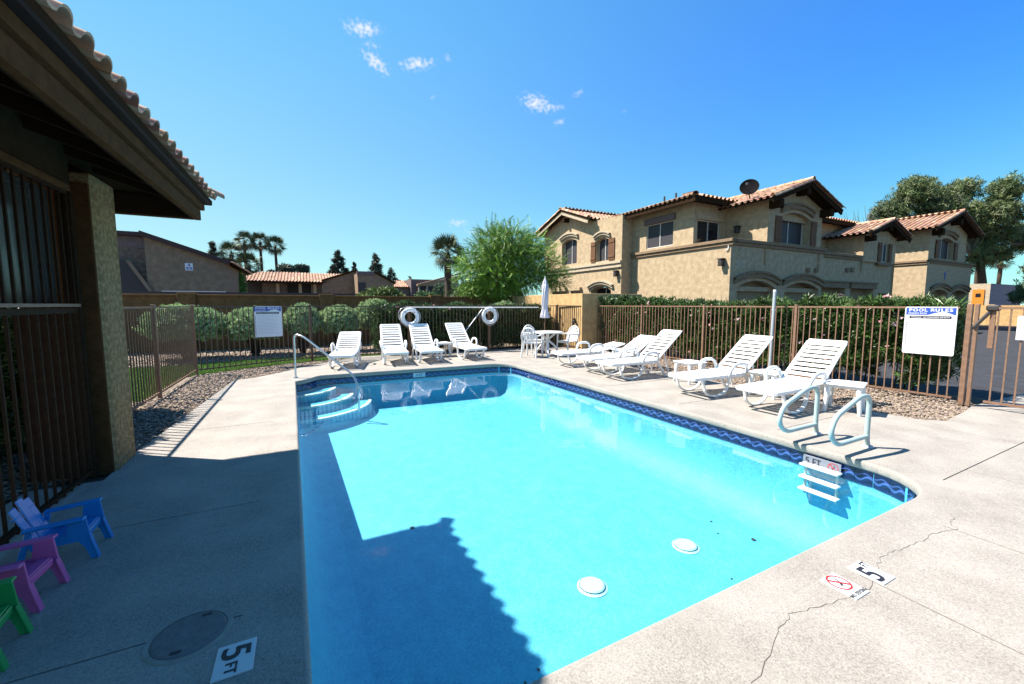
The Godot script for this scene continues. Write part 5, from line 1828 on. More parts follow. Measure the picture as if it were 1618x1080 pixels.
func trees() -> void:
	# the bright feathery tree
	var t := thing("palo_verde_tree", "bright yellow-green feathery tree with curved trunk before the apartments", "tree", Vector3(9.55, 0, -17.4))
	var b := MB.new()
	b.tube([Vector3(0.1, -0.06, 0), Vector3(0.05, 0.8, 0.05), Vector3(-0.02, 1.5, 0.0), Vector3(-0.25, 2.1, 0), Vector3(-0.6, 2.5, 0)], [0.19, 0.16, 0.15, 0.14, 0.12], 9)
	build(t, "trunk", b, M["bark"])
	var blobs := [
		[Vector3(-1.0, 3.9, 0.2), 1.2], [Vector3(-0.7, 4.6, -0.2), 0.85], [Vector3(-2.0, 3.7, 0.3), 1.05], [Vector3(0.2, 3.7, 0.1), 1.1], [Vector3(1.1, 3.2, 0.2), 0.85],
		[Vector3(-2.6, 2.9, 0.2), 0.85], [Vector3(-1.7, 2.7, 0.6), 1.0], [Vector3(-0.4, 2.9, 0.6), 0.95], [Vector3(-2.3, 2.0, 0.3), 0.7], [Vector3(-2.9, 2.2, 0.0), 0.5], [Vector3(-1.6, 4.5, 0.0), 0.75], [Vector3(0.4, 4.4, 0.0), 0.75], [Vector3(1.7, 2.7, 0.2), 0.5], [Vector3(-2.8, 3.4, -0.2), 0.55]]
	limbs(t, "bark", Vector3(-0.4, 2.3, 0), blobs, 0.08)
	crown(t, twig(0.5, 0.055, 24), blobs, 4600, Color(0.125, 0.245, 0.02), "leaf", 0.25, 1.0, 0.5)
	# second, darker tree mass filling in beneath
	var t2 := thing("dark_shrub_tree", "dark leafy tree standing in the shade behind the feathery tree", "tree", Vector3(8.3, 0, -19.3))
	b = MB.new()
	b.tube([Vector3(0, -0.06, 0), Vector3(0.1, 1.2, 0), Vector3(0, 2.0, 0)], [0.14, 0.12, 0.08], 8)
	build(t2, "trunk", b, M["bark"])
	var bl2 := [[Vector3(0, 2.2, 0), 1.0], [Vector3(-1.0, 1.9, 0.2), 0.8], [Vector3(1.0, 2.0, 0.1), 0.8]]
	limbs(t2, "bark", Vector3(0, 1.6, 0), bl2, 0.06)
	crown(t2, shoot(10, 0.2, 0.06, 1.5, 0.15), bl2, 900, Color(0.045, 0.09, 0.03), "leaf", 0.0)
	# palms
	palm("shaggy fan palm with thick dark trunk left of the feathery tree", Vector3(9.85, 0, -30), 5.4, 1.65, 46, 0.25)
	var gp := "tall fan palms far behind the tiled building"
	palm("leftmost of three tall fan palms above the tiled roof", Vector3(-7.05, 0, -70), 10.5, 1.8, 36, 0.2, gp)
	palm("middle one of three tall fan palms above the tiled roof", Vector3(-5.2, 0, -71), 10.6, 1.8, 36, 0.18, gp)
	palm("rightmost of three tall fan palms above the tiled roof", Vector3(-3.25, 0, -70), 10.1, 1.8, 36, 0.18, gp)
	palm("shorter broad fan palm beside the grey house roof end", Vector3(-8.2, 0, -66), 8.2, 2.1, 42, 0.28, gp)
	palm("lowest bushy fan palm below the three tall palms", Vector3(-6.1, 0, -64), 6.6, 2.1, 42, 0.28, gp)
	palm("palm with slender trunk between eucalyptus and hut", Vector3(76, 0, -19.8), 7.3, 1.5, 30, 0.2, "slim palms far beyond the hut")
	palm("palm with slender trunk nearer the tan hut roof", Vector3(79, 0, -18.6), 7.1, 1.5, 30, 0.2, "slim palms far beyond the hut")
	# far conifers and round trees
	conifer("narrow dark conifer peeping over the grey house roof", Vector3(-10.2, 0, -66), 9.6, 2.6, 900, Color(0.03, 0.045, 0.03))
	conifer("broad dark pine behind the tiled roof's right part", Vector3(5.0, 0, -68), 9.7, 7.0, 2000, Color(0.03, 0.045, 0.03))
	conifer("dark pine with open crown behind the gabled house", Vector3(10.2, 0, -66), 9.2, 5.6, 1500, Color(0.03, 0.045, 0.03))
	conifer("small conifer between the two dark pines", Vector3(7.3, 0, -68), 8.0, 3.0, 800, Color(0.03, 0.045, 0.03))
	conifer("low conifer at the gabled house's roof end", Vector3(12.4, 0, -66), 7.2, 5.0, 1000, Color(0.035, 0.05, 0.03))
	conifer("far pine just above the distant low roof", Vector3(21.0, 0, -90), 7.6, 5.0, 600, Color(0.05, 0.07, 0.05))
	for l in [["grey-green round tree behind the tiled roof, left one", Vector3(-2.0, 0, -66), 7.4, 1.7], ["grey-green round tree behind the tiled roof, right one", Vector3(0.8, 0, -67), 7.8, 1.6], ["small round tree beside the tall palms' trunks", Vector3(-3.3, 0, -68), 6.6, 1.2]]:
		var o := thing("round_tree", l[0], "tree", l[1])
		b = MB.new()
		b.tube([Vector3(0, -0.06, 0), Vector3(0.1, l[2] * 0.7, 0)], [0.2, 0.1], 7)
		build(o, "trunk", b, M["bark"])
		var bs := []
		for k in 5:
			bs.append([Vector3(rng.randf_range(-1, 1) * l[3] * 0.7, l[2] - l[3] * rng.randf_range(0.5, 1.5), rng.randf_range(-0.5, 0.5)), l[3] * 0.55])
		limbs(o, "bark", Vector3(0.1, l[2] * 0.6, 0), bs, 0.06)
		crown(o, shoot(10, 0.45, 0.12, 1.5, 0.3), bs, 500, Color(0.06, 0.085, 0.055), "leaf", 0.1)
	# the big eucalyptus beyond the apartments
	var e := thing("eucalyptus_tree", "huge grey-green eucalyptus rising behind the right-hand roofs", "tree", Vector3(64.5, 0, -17.5))
	b = MB.new()
	b.tube([Vector3(1.6, -0.06, 1.0), Vector3(1.5, 3, 0.9), Vector3(1.0, 6, 0.6), Vector3(-0.6, 9, 0)], [0.4, 0.36, 0.32, 0.25], 10)
	build(e, "trunk", b, M["bark"])
	var eb := []
	for p in [[1392, 340, 2.2], [1412, 312, 1.9], [1432, 305, 2.0], [1462, 330, 2.2], [1440, 345, 2.4], [1488, 318, 2.0], [1512, 305, 1.9], [1535, 308, 1.8], [1552, 318, 1.4], [1500, 345, 2.6], [1535, 345, 2.3], [1560, 345, 1.7], [1520, 375, 2.3], [1552, 378, 2.2], [1580, 372, 1.5], [1600, 378, 1.5], [1615, 366, 1.4], [1540, 404, 1.9], [1566, 402, 1.5], [1588, 392, 1.3], [1380, 362, 1.4], [1634, 375, 1.6], [1420, 360, 1.6], [1570, 332, 1.0], [1476, 365, 1.8], [1530, 426, 1.2]]:
		# offsets of the leaf masses in the tree's own plane, 14.3 masses to the metre
		var across: float = (p[0] - 1520.0) * 0.0698
		var up: float = (481.0 - p[1]) * 0.0698 + 1.55
		eb.append([Vector3(across * 0.891 + rng.randf_range(-0.8, 0.8), up, across * 0.454 + rng.randf_range(-1.5, 1.5)), p[2] * 0.85])
	limbs(e, "pale_bark", Vector3(-0.3, 7, 0.2), eb, 0.16)
	crown(e, shoot(12, 0.4, 0.075, 1.5, 0.45), eb, 7000, Color(0.085, 0.12, 0.04), "leaf", 0.8, 1.0, 0.5)
	# small tree in front of the hut
	var a := thing("acacia_tree", "small loose tree with pale branches at the right edge", "tree", Vector3(43.6, 0, -8.6))
	b = MB.new()
	b.tube([Vector3(0, -0.06, 0), Vector3(0.1, 1.0, 0), Vector3(0, 2.0, 0)], [0.14, 0.12, 0.08], 7)
	build(a, "trunk", b, M["pale_bark"])
	var ab := [[Vector3(0.2, 3.8, 0), 0.8], [Vector3(1.0, 4.0, 0.5), 0.9], [Vector3(-0.3, 2.7, 0), 0.8], [Vector3(0.8, 2.7, 0.4), 0.9], [Vector3(-0.9, 2.1, -0.4), 0.6], [Vector3(1.8, 3.2, 0.9), 0.9], [Vector3(0.9, 1.9, 0.5), 0.8]]
	limbs(a, "pale_bark", Vector3(0, 1.5, 0), ab, 0.05)
	crown(a, shoot(10, 0.22, 0.05, 1.6, 0.2), ab, 1500, Color(0.07, 0.11, 0.045), "leaf", 0.3)
	var bare := thing("bare_tree", "leafless twiggy tree beside the eucalyptus crown", "tree", Vector3(48.4, 0, -20.5))
	b = MB.new()
	b.tube([Vector3(0, -0.06, 0), Vector3(0, 5, 0), Vector3(0.1, 8, 0)], [0.2, 0.14, 0.08], 6)
	build(bare, "trunk", b, M["pale_bark"])
	b = MB.new()
	for k in 16:
		var s := Vector3(0, rng.randf_range(6.0, 8.2), 0)
		var q := s + Vector3(rng.randf_range(-1.6, 1.2), rng.randf_range(1.0, 3.6), rng.randf_range(-0.8, 0.8))
		b.tube([s, s.lerp(q, 0.5) + rand_dir() * 0.2, q], [0.06, 0.04, 0.012], 4)
		for i in 3:
			b.tube([s.lerp(q, 0.6), q + rand_dir() * 0.7], [0.025, 0.008], 4)
	build(bare, "branches", b, M["pale_bark"])


# ---------------------------------------------------------------- loungers, tables, chairs
func make_lounger(top: float) -> Node3D:
	var o := thing("sun_lounger", "", "sun lounger", Vector3.ZERO, 0.0, "white slatted plastic sun loungers")
	var wh: Material = M["white_plastic"]
	var w := 0.6
	var seat_y := 0.35
	# side rails of the seat, with the sled legs
	for s in [-1.0, 1.0]:
		var b := MB.new()
		b.bar(Vector3(s * w * 0.46, seat_y - 0.02, -0.15), Vector3(s * w * 0.46, seat_y - 0.02, 1.08), 0.045, 0.06, Vector3.UP, 0.012)
		build(o, "side_rail", b, wh)
		b = MB.new()
		var path := []
		for k in 13:
			var a := PI + PI * k / 12.0
			path.append(Vector3(s * w * 0.47, 0.165 + 0.15 * sin(a), 0.58 - 0.27 * cos(a)))
		path.insert(0, Vector3(s * w * 0.46, 0.31, 0.9))
		path.append(Vector3(s * w * 0.46, 0.33, 0.26))
		for k in path.size() - 1:
			b.bar(path[k], path[k + 1], 0.05, 0.03, Vector3(0, 0.2, 1) if k == 0 else (path[k + 1] - path[k]).cross(Vector3(1, 0, 0)), 0.006)
		build(o, "front_leg", b, wh)
		b = MB.new()
		b.bar(Vector3(s * w * 0.48, 0.0, -0.36), Vector3(s * w * 0.46, 0.36, -0.1), 0.05, 0.045, Vector3.UP, 0.01)
		b.bar(Vector3(s * w * 0.42, 0.02, -0.5), Vector3(s * w * 0.4, top * 0.62, -0.32), 0.03, 0.025, Vector3(1, 0, 0), 0.005)
		build(o, "rear_leg", b, wh)
		# armrest: a loop from the seat up and back down
		b = MB.new()
		b.tube([Vector3(s * w * 0.5, 0.33, 0.3), Vector3(s * w * 0.54, 0.44, 0.28), Vector3(s * w * 0.56, 0.52, 0.22), Vector3(s * w * 0.56, 0.545, 0.12), Vector3(s * w * 0.56, 0.54, -0.02), Vector3(s * w * 0.55, 0.5, -0.09), Vector3(s * w * 0.5, 0.36, -0.12)], 0.024, 8, true, 1.3)
		build(o, "armrest", b, wh)
	for k in 8:
		var b := MB.new()
		var z := -0.06 + k * 0.135
		var wide := w * (1.0 if k < 7 else 0.94)
		b.box(Vector3(0, seat_y + 0.018 - 0.004 * k, z), Vector3(wide, 0.022, 0.122), 0.008)
		build(o, "seat_slat", b, wh)
	var fb := MB.new()
	fb.box(Vector3(0, seat_y - 0.025, 1.07), Vector3(w * 0.94, 0.07, 0.05), 0.015)
	build(o, "front_apron", fb, wh)
	# the back
	var lean := Vector3(0, top - seat_y, -0.68).normalized()
	var length := Vector2(top - seat_y, 0.68).length()
	var nrm := Vector3(1, 0, 0).cross(lean) * -1.0
	var root := Vector3(0, seat_y + 0.015, -0.11)
	var basis := Basis(Vector3(1, 0, 0), nrm, Vector3(1, 0, 0).cross(nrm))
	for s in [-1.0, 1.0]:
		var b := MB.new()
		b.bar(root + Vector3(s * w * 0.46, 0, 0), root + Vector3(s * w * 0.43, 0, 0) + lean * length, 0.06, 0.035, nrm, 0.01)
		build(o, "back_rail", b, wh)
	var n := 9
	for k in n:
		var f := (k + 0.5) / n
		var b := MB.new()
		var bow := 0.02 * sin(PI * f)
		b.box(root + lean * length * f + nrm * (0.008 - bow), Vector3(w * lerpf(0.9, 0.84, f), 0.018, length / n - 0.036), 0.006, basis)
		build(o, "back_slat", b, wh)
	var tb := MB.new()
	tb.box(root + lean * (length + 0.015), Vector3(w * 0.92, 0.035, 0.07), 0.014, basis)
	build(o, "head_rail", tb, wh)
	return o


func furniture() -> void:
	var hi := make_lounger(0.93)
	var lo := make_lounger(0.75)
	var flat := make_lounger(0.5)
	var wh: Material = M["white_plastic"]
	var far := [
		[lo, Vector3(0.98, 0, -11.45), -0.22, "white lounger with lowest back, first from the stair handrail"],
		[hi, Vector3(2.17, 0, -11.5), -0.1, "white lounger below and left of the left life ring"],
		[hi, Vector3(3.03, 0, -11.45), -0.06, "white lounger right beneath the left life ring"],
		[hi, Vector3(4.22, 0, -11.5), 0.02, "white lounger at the end of the far row, by the leaning pole"],
		[hi, Vector3(6.76, 0, -3.55), -PI / 2 + 0.02, "white lounger with raised back nearest to the ladder rails"],
		[hi, Vector3(6.72, 0, -4.72), -PI / 2 - 0.06, "white lounger with raised back between two small tables"],
		[hi, Vector3(6.6, 0, -6.6), -PI / 2 - 0.04, "white lounger with raised back third along the right fence"],
		[lo, Vector3(6.7, 0, -7.42), -PI / 2 - 0.03, "white lounger with half-lowered back behind a raised one"],
		[flat, Vector3(6.7, 0, -8.5), -PI / 2 - 0.08, "white lounger lying nearly flat, closest to the round table"],
	]
	var used := {}
	for f in far:
		var src: Node3D = f[0]
		if not used.has(src):
			used[src] = true
			src.position = f[1]
			src.rotation.y = f[2]
			src.set_meta("label", f[3])
		else:
			dup(src, f[3], f[1], f[2])
	# small square side tables
	var t := thing("side_table", "white plastic side table at the gravel corner, right of the last lounger", "side table", Vector3(6.98, 0, -3.02), 0.3, "white plastic side tables")
	var b := MB.new()
	b.box(Vector3(0, 0.41, 0), Vector3(0.46, 0.03, 0.46), 0.012)
	b.box(Vector3(0, 0.385, 0), Vector3(0.42, 0.04, 0.42), 0.01)
	build(t, "table_top", b, wh)
	for sx in [-1.0, 1.0]:
		for sz in [-1.0, 1.0]:
			b = MB.new()
			b.tube([Vector3(sx * 0.2, 0.0, sz * 0.2), Vector3(sx * 0.185, 0.2, sz * 0.185), Vector3(sx * 0.17, 0.39, sz * 0.17)], [0.024, 0.032, 0.044], 7)
			build(t, "leg", b, wh)
	dup(t, "white plastic side table between the two nearest right loungers", Vector3(6.98, 0, -4.13), 0.1)
	dup(t, "white plastic side table between the third and second right loungers", Vector3(6.85, 0, -5.6), -0.1)
	dup(t, "white plastic side table between the two rightmost far loungers", Vector3(3.66, 0, -11.85), 0.05)
	dup(t, "white plastic side table behind the flat lounger", Vector3(7.25, 0, -7.95), 0.2)
	# round table with crossed legs
	t = thing("round_table", "white round plastic table with crossed legs by the closed umbrella", "table", Vector3(6.62, 0, -10.6))
	b = MB.new()
	b.lathe([Vector2(0, 0.735), Vector2(0.44, 0.735), Vector2(0.46, 0.72), Vector2(0.46, 0.695), Vector2(0.43, 0.69), Vector2(0, 0.69)], 28)
	build(t, "table_top", b, wh)
	for k in 4:
		var a := TAU * k / 4.0 + 0.5
		var d := Vector3(cos(a), 0, sin(a))
		b = MB.new()
		b.tube([d * 0.42, d * 0.2 + Vector3(0, 0.32, 0), d * -0.02 + Vector3(0, 0.5, 0), d * -0.25 + Vector3(0, 0.69, 0)], [0.028, 0.03, 0.034, 0.03], 8, true, 1.3)
		build(t, "leg", b, wh)
	chair_set()
	kid_chairs()
	# closed umbrella behind the table
	var u := thing("umbrella", "closed white patio umbrella strapped round its pole behind the table", "umbrella", Vector3(6.98, 0, -11.35))
	b = MB.new()
	b.tube([Vector3(0, 0, 0), Vector3(0, 2.3, 0)], 0.019, 8)
	build(u, "pole", b, M["wood_post"])
	b = MB.new()
	b.lathe([Vector2(0, 0.0), Vector2(0.24, 0.0), Vector2(0.25, 0.05), Vector2(0.09, 0.1), Vector2(0.04, 0.24), Vector2(0, 0.24)], 20)
	build(u, "base", b, M["dark_metal"])
	b = MB.new()
	var rows := [[2.4, 0.012], [2.34, 0.04], [2.28, 0.07], [2.2, 0.075], [2.18, 0.1], [1.9, 0.1], [1.6, 0.105], [1.42, 0.085], [1.25, 0.125], [1.15, 0.15], [1.12, 0.13]]
	for k in rows.size() - 1:
		for s in 32:
			var q := []
			for e in [[k, s], [k, s + 1], [k + 1, s + 1], [k + 1, s]]:
				var a: float = TAU * (e[1] % 32) / 32.0
				var y: float = rows[e[0]][0]
				var tw: float = a + (2.4 - y) * 0.9
				var r: float = rows[e[0]][1] * 0.85 * (1.0 + 0.28 * sin(a * 8.0) + 0.1 * sin(a * 3.0 + y * 4.0))
				q.append(Vector3(cos(tw) * r, y, sin(tw) * r))
			b.quad(q[0], q[1], q[2], q[3], (q[0] + q[2]) * Vector3(1, 0, 1), 1)
	build(u, "canopy", b, M["white_cloth"])
	b = MB.new()
	b.tube([Vector3(0, 2.38, 0), Vector3(0, 2.46, 0)], [0.02, 0.012], 8)
	build(u, "finial", b, M["white_plastic"])


func chair_set() -> void:
	var wh: Material = M["white_plastic"]
	var c := thing("plastic_chair", "white plastic armchair at the round table, nearest the pool", "chair", Vector3(6.02, 0, -10.5), 2.25, "white plastic chairs at the round table")
	var b := MB.new()
	b.box(Vector3(0, 0.42, 0.0), Vector3(0.44, 0.025, 0.44), 0.01)
	b.box(Vector3(0, 0.395, 0.2), Vector3(0.43, 0.05, 0.03), 0.01)
	build(c, "seat", b, wh)
	for sx in [-1.0, 1.0]:
		b = MB.new()
		b.tube([Vector3(sx * 0.25, 0, 0.24), Vector3(sx * 0.235, 0.3, 0.21), Vector3(sx * 0.245, 0.63, 0.19)], [0.022, 0.026, 0.026], 7)
		build(c, "leg", b, wh)
		b = MB.new()
		b.tube([Vector3(sx * 0.23, 0, -0.28), Vector3(sx * 0.22, 0.42, -0.2), Vector3(sx * 0.235, 0.62, -0.23)], [0.022, 0.028, 0.024], 7)
		build(c, "leg", b, wh)
		b = MB.new()
		b.tube([Vector3(sx * 0.245, 0.64, 0.21), Vector3(sx * 0.26, 0.655, 0.1), Vector3(sx * 0.25, 0.64, -0.1), Vector3(sx * 0.23, 0.63, -0.25)], 0.022, 7, true, 1.6)
		build(c, "armrest", b, wh)
	var rim := []
	for k in 13:
		var a := PI * k / 12.0
		rim.append(Vector3(-cos(a) * 0.24, 0.58 + sin(a) * 0.3, -0.24 - sin(a) * 0.08))
	rim.insert(0, Vector3(-0.22, 0.43, -0.2))
	rim.append(Vector3(0.22, 0.43, -0.2))
	b = MB.new()
	b.tube(rim, 0.019, 7, true, 1.4)
	build(c, "back_rim", b, wh)
	for k in 7:
		var f := (k - 3) / 3.0
		var top := Vector3(f * 0.2, 0.58 + 0.29 * sqrt(maxf(0.0, 1.0 - f * f * 0.7)), -0.24 - 0.075 * sqrt(maxf(0.0, 1.0 - f * f * 0.7)))
		b = MB.new()
		b.bar(Vector3(f * 0.13, 0.43, -0.2), top, 0.03, 0.012, Vector3.BACK, 0.003)
		build(c, "back_slat", b, wh)
	dup(c, "white plastic armchair behind the round table, before the umbrella", Vector3(6.6, 0, -11.4), 0.1)
	dup(c, "white plastic armchair at the round table, beside the tan enclosure wall", Vector3(7.32, 0, -10.55), -1.4)


func kid_chairs() -> void:
	var c := thing("kids_chair", "blue plastic kids' garden chair, rearmost of the three", "child chair", Vector3(-1.37, 0, -3.41), PI / 2 + 0.06, "kids' plastic garden chairs in the shade")
	c.scale = Vector3(0.7, 0.79, 0.54)
	var m: Material = M["kid_blue"]
	for k in 3:
		var b := MB.new()
		var x := (k - 1) * 0.1
		b.bar(Vector3(x, 0.17, -0.17), Vector3(x * 1.12, 0.47 + (0.035 if k == 1 else 0.0), -0.34), 0.094, 0.016, Vector3(0, 0.5, 1), 0.005)
		build(c, "back_slat", b, m)
	var b2 := MB.new()
	b2.bar(Vector3(-0.15, 0.25, -0.225), Vector3(0.15, 0.25, -0.225), 0.05, 0.014, Vector3(0, 1, -0.5), 0.004)
	b2.bar(Vector3(-0.15, 0.4, -0.315), Vector3(0.15, 0.4, -0.315), 0.05, 0.014, Vector3(0, 1, -0.5), 0.004)
	build(c, "back_brace", b2, m)
	for k in 4:
		var b := MB.new()
		b.box(Vector3(0, 0.17 + k * 0.012, -0.12 + k * 0.1), Vector3(0.3, 0.016, 0.092), 0.005)
		build(c, "seat_slat", b, m)
	var fr := MB.new()
	fr.box(Vector3(0, 0.18, 0.235), Vector3(0.31, 0.05, 0.02), 0.008)
	build(c, "front_apron", fr, m)
	for s in [-1.0, 1.0]:
		var b := MB.new()
		b.bar(Vector3(s * 0.19, 0.315, -0.24), Vector3(s * 0.2, 0.335, 0.25), 0.075, 0.02, Vector3.UP, 0.008)
		build(c, "armrest", b, m)
		# front leg: a broad channel under the arm, splayed forward
		b = MB.new()
		var poly := v2([0.1, 0.33, 0.245, 0.33, 0.265, 0.2, 0.33, 0.0, 0.26, 0.0, 0.22, 0.1, 0.17, 0.155, -0.2, 0.15, -0.22, 0.2, 0.08, 0.215])
		b.prism(poly, 0.02, Transform3D(Basis(Vector3(0, 0, 1), Vector3.UP, Vector3(s, 0, 0)), Vector3(s * 0.165, 0, 0)))
		b.bar(Vector3(s * 0.165, 0.19, 0.262), Vector3(s * 0.17, 0.0, 0.325), 0.05, 0.014, Vector3.BACK, 0.003)
		build(c, "front_leg", b, m)
		b = MB.new()
		b.bar(Vector3(s * 0.17, 0.3, -0.2), Vector3(s * 0.18, 0.0, -0.32), 0.04, 0.05, Vector3.BACK, 0.006)
		build(c, "rear_leg", b, m)
	for k in [["kids_chair", "pink plastic kids' garden chair between the blue and green ones", Vector3(-1.42, 0, -2.95), PI / 2 - 0.04, "kid_pink"], ["kids_chair", "green plastic kids' garden chair nearest, cut off at the edge", Vector3(-1.38, 0, -2.52), PI / 2 + 0.1, "kid_green"]]:
		var d := dup(c, k[1], k[2], k[3])
		for ch in d.get_children():
			ch.set_surface_override_material(0, M[k[4]])


# ---------------------------------------------------------------- pool fittings
func rounded(pts: Array, r: float, n := 5) -> Array:
	var out := [pts[0]]
	for k in range(1, pts.size() - 1):
		var a: Vector3 = pts[k] + (pts[k - 1] - pts[k]).normalized() * minf(r, pts[k].distance_to(pts[k - 1]) * 0.45)
		var b: Vector3 = pts[k] + (pts[k + 1] - pts[k]).normalized() * minf(r, pts[k].distance_to(pts[k + 1]) * 0.45)
		for i in n + 1:
			var f := float(i) / n
			out.append(a.lerp(pts[k], f).lerp(pts[k].lerp(b, f), f))
	out.append(pts[-1])
	return out


func pool_fittings() -> void:
	# steps handrail at the far left corner
	var h := thing("handrail", "bent steel handrail leading down into the pool's corner steps", "handrail", Vector3(-0.2, 0, -9.72))
	var b := MB.new()
	b.tube(rounded([Vector3(0, -0.02, 0), Vector3(0, 0.93, 0.01), Vector3(0.16, 0.9, 0.15), Vector3(1.06, 0.12, 0.98), Vector3(1.13, -0.1, 1.05), Vector3(1.13, -0.62, 1.05)], 0.13), 0.021, 10)
	build(h, "rail", b, M["steel"])
	b = MB.new()
	b.lathe([Vector2(0, 0.0), Vector2(0.05, 0.0), Vector2(0.045, 0.018), Vector2(0.022, 0.026)], 16)
	build(h, "base_collar", b, M["steel"])
	# ladder grab rails
	var g := thing("grab_rail", "pale looped ladder grab rail on the deck, nearer the loungers", "grab rail", Vector3(5.45, 0, -2.61), 0.0, "ladder grab rails")
	b = MB.new()
	b.tube(rounded([Vector3(0, 0.0, 0), Vector3(-0.04, 0.11, 0), Vector3(-0.04, 0.57, 0), Vector3(-0.24, 0.585, 0), Vector3(-0.72, 0.42, 0), Vector3(-0.8, 0.25, 0), Vector3(-0.66, 0.12, 0), Vector3(-0.05, 0.125, 0)], 0.1, 6), 0.025, 10)
	build(g, "loop", b, M["rail_plastic"])
	b = MB.new()
	b.lathe([Vector2(0, 0.0), Vector2(0.05, 0.0), Vector2(0.045, 0.016), Vector2(0.025, 0.022)], 16)
	build(g, "base_collar", b, M["pole_paint"])
	dup(g, "pale looped ladder grab rail on the deck, nearer the camera", Vector3(5.45, 0, -2.11), 0.0)
	var l := thing("ladder_treads", "three white ladder treads on the pool wall under the grab rails", "ladder", Vector3(4.89, 0, -2.26))
	for k in 3:
		b = MB.new()
		b.box(Vector3(-0.06, -0.19 - k * 0.135, 0), Vector3(0.1, 0.026, 0.37), 0.008)
		build(l, "tread", b, M["white_plastic"])
	for s in [-1.0, 1.0]:
		b = MB.new()
		b.tube([Vector3(-0.03, -0.17, s * 0.15), Vector3(-0.03, -0.52, s * 0.15)], 0.014, 7)
		build(l, "bracket", b, M["rail_plastic"])
	# round covers on the floor
	var d := thing("drain_cover", "round white drain cover on the pool floor, nearer the camera", "drain cover", Vector3(2.25, floor_y(-2.8), -2.8), 0.0, "round drain covers")
	b = MB.new()
	b.lathe([Vector2(0, 0.028), Vector2(0.102, 0.027), Vector2(0.113, 0.019)], 28)
	build(d, "cap", b, M["drain"])
	b = MB.new()
	b.lathe([Vector2(0.11, 0.017), Vector2(0.119, 0.017), Vector2(0.119, 0.01)], 28)
	build(d, "dark_ring", b, M["drain_ring"])
	b = MB.new()
	b.lathe([Vector2(0.0, 0.012), Vector2(0.12, 0.011), Vector2(0.142, 0.001)], 28)
	build(d, "flange", b, M["drain"])
	dup(d, "round white drain cover on the pool floor, farther to the right", Vector3(3.53, floor_y(-2.85), -2.85), 0.0)
	# skimmer lid in the shaded deck
	var s := thing("skimmer_cover", "round grey skimmer lid set in the shaded left deck", "lid", Vector3(-0.54, 0, -2.29))
	b = MB.new()
	b.lathe([Vector2(0, 0.008), Vector2(0.135, 0.008), Vector2(0.145, 0.002)], 32)
	build(s, "cover_disc", b, M["lid"])
	b = MB.new()
	b.lathe([Vector2(0.147, 0.001), Vector2(0.147, 0.004), Vector2(0.168, 0.004), Vector2(0.17, 0.0)], 32)
	build(s, "ring", b, M["concrete"])
	for k in [[-0.03, 0.11], [0.05, -0.105]]:
		wbox(s, "finger_notch", M["ink"], Vector3(k[0], 0, k[1]), Vector3(1, 0, 0), Vector3(0, 0, 1), -0.02, 0.02, 0.0075, 0.0105, -0.008, 0.008)
	depth_marks()


func flat_text(parent: Node3D, text: String, size: float, m: Material, x: float, z: float) -> void:
	lettering(parent, "lettering", text, size, m, Transform3D(Basis(Vector3(1, 0, 0), Vector3(0, 0, -1), Vector3(0, 1, 0)), Vector3(x, 0.0075, z)), 0.001)


func flat_fit(parent: Node3D, text: String, w: float, h: float, x: float, z: float) -> void:
	var o := lettering(parent, "lettering", text, h, M["ink"], Transform3D.IDENTITY, 0.001)
	var box := o.mesh.get_aabb()
	var k := Vector3(w / box.size.x, h / box.size.y, 1)
	var up := Basis(Vector3(1, 0, 0), Vector3(0, 0, -1), Vector3(0, 1, 0))
	o.transform = Transform3D(up * Basis.from_scale(k), Vector3(x, 0.0075, z) - up * (box.get_center() * k))


func plate(parent: Node3D, w: float, l: float) -> void:
	var b := MB.new()
	b.box(Vector3(0, 0.002, 0), Vector3(w, 0.008, l), 0.002)
	build(parent, "tile", b, M["tile_white"])


func no_dive(parent: Node3D, r: float, t: Transform3D) -> void:
	for e in [[r, r * 0.84]]:
		var b := MB.new()
		for k in 32:
			var a := TAU * k / 32.0
			var c := TAU * (k + 1) / 32.0
			b.quad(t * Vector3(cos(a) * e[0], sin(a) * e[0], 0), t * Vector3(cos(c) * e[0], sin(c) * e[0], 0), t * Vector3(cos(c) * e[1], sin(c) * e[1], 0), t * Vector3(cos(a) * e[1], sin(a) * e[1], 0), t.basis.z)
		build(parent, "red_ring", b, M["ink_red"])
	var d := MB.new()
	var w := r * 0.07
	d.quad(t * Vector3(-r * 0.6 - w, r * 0.6 - w, 0.0006), t * Vector3(-r * 0.6 + w, r * 0.6 + w, 0.0006), t * Vector3(r * 0.6 + w, -r * 0.6 + w, 0.0006), t * Vector3(r * 0.6 - w, -r * 0.6 - w, 0.0006), t.basis.z)
	build(parent, "red_bar", d, M["ink_red"])
	var p := MB.new()
	var dot := PackedVector2Array()
	for k in 10:
		dot.append(Vector2(-0.1, -0.32) * r + Vector2.from_angle(TAU * k / 10.0) * r * 0.1)
	p.prism(dot, 0.0002, t)
	p.prism(v2([-0.08 * r, -0.2 * r, 0.05 * r, -0.26 * r, 0.3 * r, 0.28 * r, 0.22 * r, 0.55 * r, 0.14 * r, 0.52 * r, 0.14 * r, 0.22 * r]), 0.0002, t)
	p.prism(v2([-0.02 * r, -0.12 * r, -0.3 * r, -0.42 * r, -0.36 * r, -0.36 * r, -0.04 * r, 0.0]), 0.0002, t)
	build(parent, "diving_figure", p, M["ink"])


